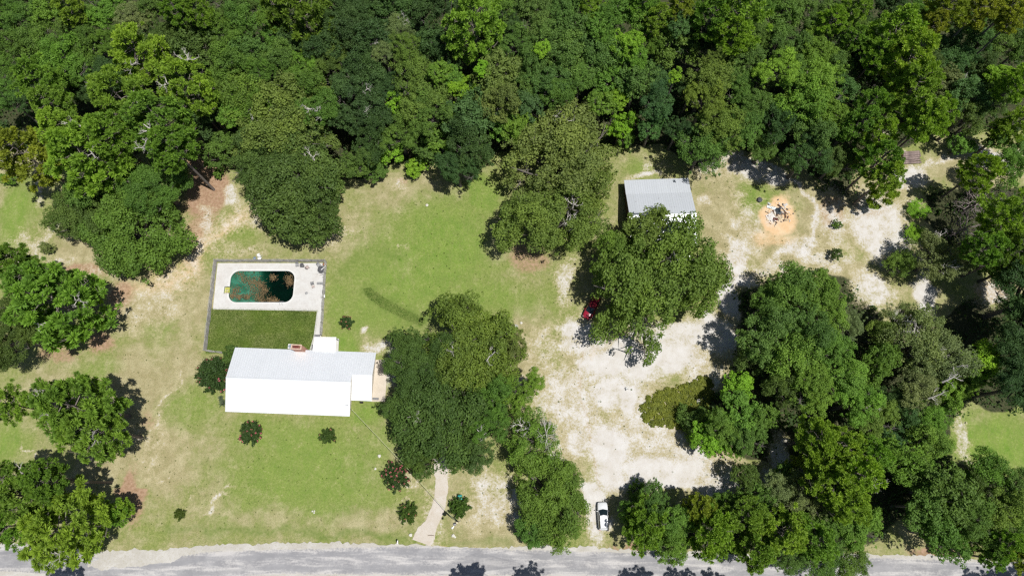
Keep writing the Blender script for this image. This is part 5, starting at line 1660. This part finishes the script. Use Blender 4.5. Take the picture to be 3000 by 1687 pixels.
EDGE = '''
T 1806 285 44 11 li
T 1762 306 54 12 bg
T 1820 370 50 9 li
T 1830 400 34 6 bg
B 1922 306 60 14 te
T 1908 370 46 10 te
B 1376 340 84 14 te
B 1375 430 84 13 dk
B 1340 490 60 11 dk
T 1290 400 62 9 bg
T 1240 440 48 7 mg
B 1260 335 74 14 mg
B 1172 393 66 11 mg
T 1150 440 46 7 li
B 1090 420 66 12 dk
B 1050 480 56 10 mg
T 1100 500 40 5 mg
T 1220 490 34 4 li
B 1520 380 50 11 bg
T 1480 370 54 10 bg
B 2112 379 84 15 ol
B 2055 440 92 13 mg
B 1985 380 44 10 dk
B 2184 364 66 14 mg
B 2273 364 60 13 dk
B 2352 306 84 16 bg
B 2425 325 74 16 bg
B 2381 385 76 14 mg
B 2240 430 50 9 mg
B 2366 455 74 13 dk
P 2556 306 50 19 pg
P 2520 364 60 18 pg
P 2582 392 52 18 py
P 2578 466 60 17 pg
P 2600 515 52 16 py
Y 2585 566 44 9 py
P 2712 350 60 23 py
P 2745 335 54 23 py
B 2455 470 56 11 od
B 2832 340 56 12 od
P 2975 364 56 14 py
T 2920 405 46 9 mg
T 2815 425 36 5 bg
P 2872 500 56 15 py
B 2950 495 58 11 om
T 2975 440 40 8 mg
'''
grove(EDGE, [(250, 345, 'in its back row'), (345, 395, 'in its second row'), (395, 450, 'in its third row'), (450, 600, 'in its front row')], 'at the edge of the woods', 'trees at the edge of the woods')

GROVE = '''
B 2318 862 84 14 mg
B 2236 985 92 14 mg
B 2411 885 82 14 bg
B 2250 890 62 12 om
B 2329 1048 92 14 bg
B 2425 1020 76 13 bg
B 2360 960 80 15 mg
G 2490 950 50 9 gg
B 2381 1140 70 14 bg
B 2290 1130 60 11 od
B 2470 1110 70 13 bg
B 2200 1040 56 9 od
T 2158 1138 52 8 li
T 2170 1205 66 10 bg
T 2240 1220 52 9 om
B 2190 1280 56 9 mg
G 2687 1004 112 14 gg 3
G 2640 940 60 10 gg
G 2760 1048 90 14 gg 3
G 2687 1135 70 12 gg 1
B 2580 1060 60 11 om
B 2590 980 50 9 ol
T 2876 1055 58 12 li
T 2860 1100 50 10 bg
T 2774 1158 58 10 bg
T 2820 1130 44 9 bg
B 2512 1179 74 13 bg
B 2556 1225 70 12 ol 1
B 2620 1170 56 9 dk
B 2730 1215 62 10 bg
B 2660 1250 56 8 te
P 2396 1285 66 17 py
P 2468 1300 62 17 py
P 2512 1382 80 18 py 1
P 2439 1412 76 17 py
Y 2337 1377 44 9 yy
P 2483 1470 66 16 py
P 2560 1330 54 16 pg
G 2366 1455 76 11 gg
G 2279 1441 64 9 gg
B 2300 1390 40 6 om
B 2512 1543 70 10 bg
B 2439 1557 62 9 mg
P 2294 1557 76 14 py
P 2390 1580 66 13 pg
G 2483 1650 70 8 mg
G 2396 1655 64 8 mg
G 2310 1640 56 7 mg
P 2220 1610 64 12 pg
P 2184 1513 66 13 pg
B 2126 1493 54 8 om
P 2083 1557 78 13 py
P 2053 1490 50 11 yy
B 2222 1470 54 8 om
B 1980 1528 56 9 bg
B 1966 1598 62 8 bg
P 1893 1543 72 12 pg
B 1908 1470 60 8 mg
B 1850 1502 42 6 om
B 2184 1400 46 7 od
T 2068 1283 54 7 li
B 2110 1250 60 9 bg
T 2140 1310 40 6 bg
B 2643 1353 70 11 bg
B 2716 1300 64 10 bg
B 2701 1390 58 10 bg
B 2600 1300 48 7 te
B 2701 1484 68 12 mg
B 2774 1441 84 14 mg
B 2832 1499 74 13 mg
B 2760 1563 74 12 om
B 2862 1572 70 11 om
B 2934 1484 74 13 ol
B 2891 1385 70 11 om
B 2978 1430 64 12 mg
B 2990 1530 60 11 om
P 2949 1595 50 14 pg
P 2995 1630 46 14 yy
P 2914 1636 36 12 pg
B 2840 1430 60 10 od
'''
grove(GROVE, [(800, 1000, 'in its top row'), (1000, 1100, 'in its second row'), (1100, 1200, 'in its third row'), (1200, 1320, 'in its fourth row'), (1320, 1420, 'in its fifth row'),
              (1420, 1510, 'in its sixth row'), (1510, 1575, 'in its seventh row'), (1575, 1700, 'in its roadside row')], 'in the right grove', 'trees of the right-hand grove')

# single trees one can point at
tree('P', 75, 455, 88, 20, 'yy', 'olive-yellow pine at the left edge above the small green shrub', dead=1)
tree('P', 255, 455, 108, 23, 'py', 'large yellow-green pine behind the round live oak at the left', dead=2, var=1)
tree('P', 330, 400, 80, 23, 'pg', 'mid-green pine between the large pine and the dirt path', var=2)
tree('P', 500, 430, 70, 22, 'pg', 'mid-green pine leaning over the reddish dirt path', dead=1)
tree('P', 180, 380, 66, 22, 'py', 'yellow-green pine above the large left pine')
tree('L', 375, 660, 166, 12, 'om', 'big round dense live oak left of the dirt path', var=0)
tree('L', 250, 610, 105, 11, 'od', 'dark dense oak joined to the left of the round live oak', var=1)
tree('L', 460, 545, 90, 12, 'om', 'dense oak crown at the top of the round live oak', var=2)
tree('P', 175, 895, 132, 21, 'pg', 'big pine at the left edge beside the dark oak', dead=3, var=3)
tree('P', 95, 830, 76, 21, 'pg', 'pine behind the big left pine, upper of the pair')
tree('P', 30, 770, 66, 21, 'pd', 'dark pine cut by the left edge below the grassy strip')
tree('L', 30, 985, 88, 13, 'od', 'dark oak at the left edge below the big pine')
tree('P', 225, 1190, 118, 22, 'pg', 'lone pine with open crown on the left lawn', dead=3, var=4)
tree('P', 270, 1260, 92, 20, 'pg', 'pine crown overlapping the lower side of the lone pine', dead=1)
tree('P', 5, 1180, 62, 22, 'py', 'pine cut by the left edge beside the lone pine')
tree('P', 195, 1545, 118, 19, 'py', 'tall yellow-green pine overhanging the road at the lower left', dead=1, var=0)
tree('P', 75, 1450, 96, 20, 'pg', 'mid-green pine left of the tall roadside pine', dead=1)
tree('P', 130, 1410, 62, 21, 'pd', 'dark pine behind the tall roadside pine')
tree('P', 10, 1400, 60, 21, 'pg', 'pine cut by the left edge at the lower left')
tree('Y', 330, 1500, 44, 9, 'pg', 'young pine in the shade right of the tall roadside pine')
tree('Y', 352, 1490, 34, 8, 'py', 'smaller young pine at the shade edge right of the roadside pines')
tree('P', 30, 1540, 66, 17, 'pg', 'pine at the lower left corner beside the road')
tree('O', 835, 370, 140, 15, 'oo', 'large olive oak above the pool, upper part of the pair', var=0, dead=1)
tree('O', 878, 530, 162, 14, 'od', 'large dark oak nearest the pool deck', var=1, dead=1)
tree('O', 765, 470, 90, 13, 'od', 'dark oak crown beside the dirt path above the pool', var=2)
tree('B', 870, 668, 46, 7, 'od', 'small dark oak crown hanging lowest above the pool')
tree('B', 955, 610, 66, 10, 'od', 'dark oak crown at the right of the pair above the pool')
tree('T', 640, 440, 56, 8, 'mg', 'small green tree at the head of the dirt path')
tree('S', 640, 505, 18, 2.5, 'bg', 'bright shrub on the reddish dirt path')
tree('S', 25, 525, 23, 3, 'bg', 'small bright green shrub under the left edge pine')
tree('S', 137, 728, 21, 2.5, 'gg', 'small dark grey-green shrub alone on the left lawn')
tree('O', 1640, 470, 165, 14, 'oo', 'large olive oak left of the shed, upper of two', var=2, dead=3)
tree('O', 1620, 640, 130, 13, 'ol', 'large olive oak left of the shed, lower of two', var=3, dead=2)
tree('B', 1720, 560, 80, 11, 'ol', 'olive oak crown touching the left end of the shed')
tree('O', 1915, 832, 182, 15, 'ol', 'biggest green oak in front of the shed over the sand', var=0, dead=1)
tree('B', 2070, 800, 62, 9, 'ol', 'oak crown at the right shoulder of the biggest oak')
tree('B', 1890, 682, 84, 11, 'ol', 'oak crown overlapping the shed roof at the top of the biggest oak')
tree('B', 1995, 700, 44, 9, 'ol', 'small oak crown over the right end of the shed roof')
tree('B', 1790, 745, 70, 10, 'ol', 'oak crown at the left shoulder of the biggest oak')
tree('O', 1382, 1006, 142, 14, 'ol', 'light olive oak between the house and the sand clearing', var=1, dead=2)
tree('B', 1500, 1010, 60, 9, 'oo', 'thin olive oak crown reaching over the sand from the light oak')
tree('O', 1312, 1228, 160, 13, 'od', 'dark live oak right of the house at the head of the driveway', dead=3, var=1)
tree('L', 1248, 1078, 98, 12, 'od', 'dark live oak crown beside the concrete slab', var=2)
tree('B', 1195, 1010, 52, 10, 'od', 'small dark oak crown at the upper left of the dark clump beside the house')
tree('B', 1175, 1190, 56, 10, 'od', 'small dark oak crown at the left of the dark clump nearest the house corner')
tree('B', 1235, 1345, 56, 9, 'od', 'small dark oak crown at the lower left of the dark clump')
tree('B', 1400, 1335, 60, 10, 'od', 'small dark oak crown at the lower right of the dark clump')
tree('B', 1440, 1240, 62, 11, 'om', 'green oak crown at the right of the dark clump by the dead branches')
tree('B', 1430, 1150, 76, 11, 'om', 'green oak crown between the two dark live oaks and the sand')
tree('B', 1530, 1150, 64, 10, 'bg', 'bright green oak crown at the left edge of the sand clearing')
tree('G', 1562, 1292, 92, 10, 'bg', 'thin oak with pale dead branches at the left of the sand clearing', dead=3)
tree('L', 1618, 1452, 118, 9, 'ol', 'rounded green oak left of the white parked car', var=0)
tree('B', 1575, 1540, 66, 7, 'om', 'low oak crown at the road corner left of the white car')
tree('D', 1600, 1272, 52, 10, 'od', 'pale bare dead crown over the left edge of the sand clearing', var=0)
tree('K', 2862, 594, 78, 9, 'od', 'bare purplish dead tree at the right, upper of two', var=0)
tree('K', 2820, 672, 62, 6, 'od', 'bare purplish dead tree at the right, lower of two', var=1)
tree('P', 2950, 640, 76, 19, 'py', 'bright yellow-green pine right of the bare dead trees', var=1)
tree('P', 2891, 728, 56, 18, 'pg', 'mid-green pine below the bare dead trees')
tree('P', 2975, 735, 60, 18, 'pd', 'dark pine at the right edge below the bright pine')
tree('G', 2745, 757, 84, 11, 'gg', 'grey-green oak below the bare dead trees', dead=2)
tree('G', 2640, 770, 52, 6, 'ol', 'sparse small oak left of the grey-green oak')
tree('G', 2690, 612, 36, 2.0, 'li', 'low scrub bush on the sand left of the dead trees', sq=.45)
tree('G', 2676, 684, 36, 2.0, 'li', 'low scrub bush on the sand below the other scrub bush', sq=.45)
tree('S', 2451, 745, 19, 2.5, 'od', 'small dark bush on the grass right of the burn pit')
tree('S', 2451, 658, 14, 1.5, 'om', 'tiny bush on the grass right of the burn pit track')
tree('L', 3020, 880, 110, 16, 'dk', 'dark oak cut by the right edge, upper of three')
tree('L', 3030, 1010, 100, 17, 'dk', 'dark oak cut by the right edge, middle of three')
tree('L', 3010, 1130, 80, 16, 'dk', 'dark oak cut by the right edge, lower of three')
tree('B', 2925, 800, 56, 8, 'om', 'mid-green tree left of the dark right edge oaks')
tree('B', 2030, 1236, 56, 3.6, 'mg', 'round green bush at the right end of the low hedge', var=1)
tree('S', 1862, 1437, 30, 2.5, 'mg', 'small green bush at the corner of the roadside trees')
# trees standing south of the road: only their shadows reach the picture
for i, (X, Y, h, kd) in enumerate(((-2.9, -16.8, 20, 'P'), (6.8, -17.2, 19, 'P'), (24.2, -17.4, 20, 'P'), (31.5, -17.6, 19, 'P'), (36.5, -18.2, 20, 'P'), (86.0, -16.6, 20, 'P'), (80.0, -17.6, 18, 'P'), (-68, -17.0, 20, 'P'))):
    pr = KIND[kd][i % 3]
    o = empty(KWORD[kd][0], (X, Y, 0), i * 1.3, ['first', 'second', 'third', 'fourth', 'fifth', 'seventh', 'sixth', 'eighth'][i] + ' tree south of the road casting shade on the asphalt', 'tree', 'trees south of the road')
    link('trunk', TRUNK_PINE if kd == 'P' else TRUNK_OAK, o, scl=(1, 1, h - 7)); link('limbs', pr['limbs'], o, (0, 0, h - 5), scl=(.75, .75, .75))
    c = link('crown', pr['crown'], o, (0, 0, h - 5), scl=(.75, .75, .75)); c.color = (*LEAFCOL['pg'], 1)


# ------------------------------------------------------------------ crape myrtles and small plants
def myrtle(px, py, rpx, h, label, flowers=.25, fm='pink_flower', colr=(0.065, 0.115, 0.034), nst=46, seed=1):
    r = np.random.RandomState(seed)
    R = rpx / ppm(py, h * .5)
    p = at(px, py, h * .45)
    o = empty('flowering_bush', (p.x, p.y, 0), 0, label, 'bush', 'flowering bushes round the house')
    st = MB(); P, N, S, Vv = [], [], [], []; FP = []
    for i in range(nst):
        az = i * 2.39996 + r.randn() * .25; f = math.sqrt((i + .5) / nst) * (.85 + .25 * r.rand())
        e = np.array([math.cos(az) * R * f, math.sin(az) * R * f, h * (1.0 - .62 * f ** 2) * (.85 + .3 * r.rand())])
        m = e * [.45, .45, .62]
        st.tube([(e[0] * .06, e[1] * .06, 0), m, e], [.035, .022, .008], 4, caps=False)
        n = int(44 + 30 * r.rand())
        s = .45 + .58 * r.rand(n)
        q = ((1 - s) ** 2)[:, None] * np.zeros(3) + (2 * s * (1 - s))[:, None] * m + (s * s)[:, None] * e
        d = e - m; d /= np.linalg.norm(d)
        q += unit(r, n) * (.10 + .05 * R)
        P.append(q); N.append(unit(r, n) * .8 + np.array([0, 0, .6])); S.append((.10 + .035 * R) * (.6 + .8 * r.rand(n))); Vv.append(.1 + .5 * r.rand(n) * r.rand())
        if r.rand() < flowers: FP.append(e + unit(r, 14) * (.10 + .025 * R) * [1, 1, .7])
    P = np.concatenate(P); V, Fq = cards(P, np.concatenate(N), np.concatenate(S), r, .42)
    c = link('foliage', np_mesh('foliage', V, Fq, M['leaf'], {'v': ('FLOAT', 'FACE', np.concatenate(Vv))}), o); c.color = (*colr, 1)
    st.build('stems', M['bark_oak'], o)
    if FP:
        FP = np.concatenate(FP); V, Fq = cards(FP, unit(r, len(FP)) + np.array([0, 0, .8]), .06 + .035 * r.rand(len(FP)), r, .8)
        link('flowers', np_mesh('flowers', V, Fq, M[fm]), o)['kind'] = 'stuff'
    return o


myrtle(628, 1095, 56, 4.2, 'large dark bush with pink flowers against the left end of the house', .17, nst=150, seed=11)
myrtle(1015, 945, 22, 1.8, 'small flowering bush on the lawn right of the pool fence', .25, 'salmon_flower', nst=38, seed=12)
myrtle(735, 1268, 37, 2.4, 'pink flowering bush on the front lawn below the house, larger one', .26, seed=13, nst=70)
myrtle(960, 1277, 26, 2.0, 'round bush with brownish tips on the front lawn below the house', .2, 'salmon_flower', (0.08, 0.13, 0.03), seed=14)
myrtle(1162, 1394, 46, 2.8, 'pink flowering bush under the overhead cable', .5, seed=15, nst=62)
myrtle(1197, 1503, 33, 2.2, 'green bush left of the driveway near the road', .05, 'salmon_flower', (0.09, 0.15, 0.03), seed=16)
myrtle(1347, 1486, 34, 2.2, 'green bush right of the driveway in front of the teal bin', 0, colr=(0.09, 0.16, 0.03), seed=17, nst=60)
myrtle(527, 1506, 18, 1.3, 'smallest bush alone on the left front lawn', 0, colr=(0.11, 0.15, 0.03), seed=18, nst=30)
tree('S', 676, 1037, 26, 3.2, 'od', 'dark shrub at the back left corner of the house beside the fence end')


def spiky(px, py, R, label, seed):
    r = np.random.RandomState(seed); p = at(px, py, .4); o = empty('yucca', (p.x, p.y, 0), 0, label, 'plant')
    mb = MB()
    for i in range(46):
        az = i * 2.4; el = .25 + 1.0 * r.rand(); L = R * (.7 + .5 * r.rand())
        d = Vector((math.cos(az) * math.cos(el), math.sin(az) * math.cos(el), math.sin(el))); s = Vector((-math.sin(az), math.cos(az), 0)) * .05
        a, m, e = Vector((0, 0, .1)), d * L * .6 + Vector((0, 0, .12)), d * L + Vector((0, 0, -.15))
        mb.add([a + s, a - s, m - s, m + s, e], [(0, 1, 2, 3), (3, 2, 4)])
    c = mb.build('blades', M['leaf'], o); c.color = (0.17, 0.20, 0.12, 1)
    MB().tube([(0, 0, 0), (0, 0, .2)], .07, 7).build('stem', M['bark_oak'], o)
    return o


spiky(652, 1180, 1.0, 'pale spiky yucca under the left eave below the large pink bush', 3)
spiky(646, 1165, .7, 'smaller pale yucca tucked behind the other under the left eave', 4)


# ------------------------------------------------------------------ uncountable cover: undergrowth, low hedge, grass
def in_polys(P):
    m = np.zeros(len(P), bool)
    for poly in FW: m |= inside(poly, P[:, 0], P[:, 1])
    return m


def undergrowth(name, n, pts, seed, hmax, leaf, colr, label, cat):
    """Low leafy mass: mounds of leaves around the given ground points."""
    r = np.random.RandomState(seed)
    k = r.randint(len(pts), size=n)
    d = unit(r, n); d[:, 2] = np.abs(d[:, 2])
    rad = pts[k, 2]
    P = np.c_[pts[k, :2], np.zeros(n)] + d * rad[:, None] * np.array([1, 1, 1.0]) * (.7 + .35 * r.rand(n))[:, None]
    P[:, 2] = P[:, 2] * hmax
    V, Fq = cards(P, d * .6 + unit(r, n) * .6 + np.array([0, 0, .5]), leaf * (.6 + .8 * r.rand(n)), r)
    vv = np.clip(r.rand(len(pts))[k] * .5 + .5 * r.rand(n) * r.rand(n), 0, 1)
    o = link(name, np_mesh(name, V, Fq, M['leaf'], {'v': ('FLOAT', 'FACE', vv)}))
    o.color = (*colr, 1)
    return tag(o, label, cat, None, 'stuff')


rg = np.random.RandomState(9)
cand = np.c_[rg.uniform(-116, 116, 9000), rg.uniform(-14, 108, 9000)]
cand = cand[in_polys(cand)]
keepm = []
for q in cand:
    i = int(np.clip(np.searchsorted(gy, q[1]), 0, NYg - 1)); j = int(np.clip(np.searchsorted(gx, q[0]), 0, NXg - 1))
    keepm.append(CH['sand'][i, j] < .4)
cand = cand[np.array(keepm)][:4600]
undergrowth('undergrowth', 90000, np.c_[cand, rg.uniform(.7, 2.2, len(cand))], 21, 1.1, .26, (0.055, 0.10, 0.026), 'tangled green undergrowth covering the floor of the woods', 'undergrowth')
# low reddish-green hedge patch at the left tip of the grove
hp = [xy(*p) for p in ((1880, 1200), (1895, 1165), (1940, 1145), (2000, 1130), (2060, 1105), (2090, 1120), (2085, 1180), (2060, 1230), (2040, 1270), (1980, 1250), (1930, 1250), (1890, 1235))]
hc_ = np.c_[rg.uniform(20, 40, 3000), rg.uniform(8, 24, 3000)]
hc_ = hc_[inside(hp, hc_[:, 0], hc_[:, 1])][:420]
hq = undergrowth('low_hedge', 26000, np.c_[hc_, rg.uniform(.35, .75, len(hc_))], 22, .85, .15, (0.195, 0.215, 0.042), 'low reddish green hedge patch bordering the sand clearing', 'hedge')


def grass(name, poly_px, n, h, wdt, colr, seed, label):
    r = np.random.RandomState(seed)
    poly = [xy(*p) for p in poly_px]; xs = [p[0] for p in poly]; ys = [p[1] for p in poly]
    P = np.c_[r.uniform(min(xs), max(xs), n * 2), r.uniform(min(ys), max(ys), n * 2)]
    P = P[inside(poly, P[:, 0], P[:, 1])][:n]; n = len(P)
    az = r.rand(n) * 6.283; w = wdt * (.7 + .6 * r.rand(n)); hh = h * (.5 + .8 * r.rand(n)); ln = h * .7 * r.randn(n, 2)
    b = np.stack([np.cos(az) * w, np.sin(az) * w], -1)
    z0 = np.full((n, 1), -.04)
    V = np.stack([np.c_[P - b, z0], np.c_[P + b, z0], np.c_[P + ln, hh]], 1).reshape(-1, 3)
    o = link(name, np_mesh(name, V, np.arange(3 * n).reshape(n, 3), M['leaf'], {'v': ('FLOAT', 'FACE', np.clip(r.rand(n) * .7 + 1.4 * (vnoise(P[:, 0], P[:, 1], 2.5, 9) - .45), 0, 1))}))
    o.color = (*colr, 1)
    return tag(o, label, 'grass', None, 'stuff')


grass('long_grass', [(619, 902), (932, 907), (925, 985), (914, 1034), (603, 1034)], 60000, .15, .022, (0.125, 0.185, 0.036), 31, 'long dark green grass in the fenced yard below the pool')
grass('long_grass', [(1064, 846), (1082, 841), (1130, 874), (1200, 912), (1248, 933), (1238, 957), (1185, 936), (1112, 899), (1070, 864)], 9000, .13, .022, (0.085, 0.145, 0.03), 33, 'dark diagonal strip of grass on the back lawn right of the pool')
# scattered weed clumps on the lawns
wp = []
while len(wp) < 900:
    px, py = rg.uniform(330, 2450), rg.uniform(520, 1570)
    q = at(px, py)
    i = int(np.searchsorted(gy, q.y)); j = int(np.searchsorted(gx, q.x))
    if FOREST_MASK[i, j]: continue
    if 590 < px < 1140 and 755 < py < 1225: continue
    if 1820 < px < 2050 and 515 < py < 780: continue
    if 1225 < px < 1330 and py > 1300: continue
    if CH['sand'][i, j] > .8 and rg.rand() < .6: continue
    wp.append((q.x, q.y, rg.uniform(.06, .2)))
undergrowth('weeds', 11000, np.array(wp), 41, .7, .05, (0.10, 0.14, 0.03), 'scattered low weeds dotted over the lawns', 'weeds')

# lawn turf: blades whose dryness follows the ground they grow from
rt = np.random.RandomState(61)
TP = np.c_[rt.uniform(-82, 60, 420000), rt.uniform(-9, 66, 420000)]
ti = np.clip(np.searchsorted(gy, TP[:, 1]), 0, NYg - 1); tj = np.clip(np.searchsorted(gx, TP[:, 0]), 0, NXg - 1)
hard = np.zeros(len(TP), bool)
for poly in (deck_out, LAWN, [xy(*p) for p in ((660, 1010), (1110, 1010), (1140, 1050), (1135, 1180), (1040, 1225), (655, 1215))], [xy(*p) for p in ((1825, 515), (2020, 515), (2050, 760), (1850, 780))],
             [xy(*p) for p in ((1266, 1320), (1318, 1320), (1318, 1470), (1290, 1605), (1195, 1605), (1255, 1480))], [xy(*p) for p in ((2210, 560), (2360, 560), (2360, 700), (2210, 700))], [xy(*p) for p in ((910, 980), (1000, 980), (1000, 1040), (910, 1040))]):
    hard |= inside(poly, TP[:, 0], TP[:, 1])
okm = ~hard & (CH['tall'][ti, tj] < .3) & ~FOREST_MASK[ti, tj] & (rt.rand(len(TP)) > CH['sand'][ti, tj] * 1.15 + CH['straw'][ti, tj] * .6)
TP = TP[okm][:170000]; ti, tj = ti[okm][:170000], tj[okm][:170000]
n = len(TP)
dryness = np.clip(.56 + .5 * CH['dry'][ti, tj] - .75 * CH['lush'][ti, tj] + .9 * (vnoise(TP[:, 0], TP[:, 1], 5.0, 71) - .5) + .5 * (rt.rand(n) - .5), 0, 1)
az = rt.rand(n) * 6.283; wd = .020 + .025 * rt.rand(n); hh = .05 + .09 * rt.rand(n); ln = rt.randn(n, 2) * .09
bb = np.stack([np.cos(az) * wd, np.sin(az) * wd], -1)
V = np.stack([np.c_[TP - bb, np.full(n, -.06)], np.c_[TP + bb, np.full(n, -.06)], np.c_[TP + ln, hh]], 1).reshape(-1, 3)


def turf_mat():
    t = NT('turf_blades')
    a = t.n('ShaderNodeAttribute', attribute_type='GEOMETRY', attribute_name='v')
    c = t.mix(a.outputs['Fac'], (0.140, 0.240, 0.030), (0.41, 0.36, 0.205))
    t.princ(c, 0.8, 0, 0.15)
    return t.m


tag(link('lawn_grass', np_mesh('lawn_grass', V, np.arange(3 * n).reshape(n, 3), turf_mat(), {'v': ('FLOAT', 'FACE', dryness)})), 'short patchy green and straw coloured lawn grass around the house', 'grass', None, 'stuff')
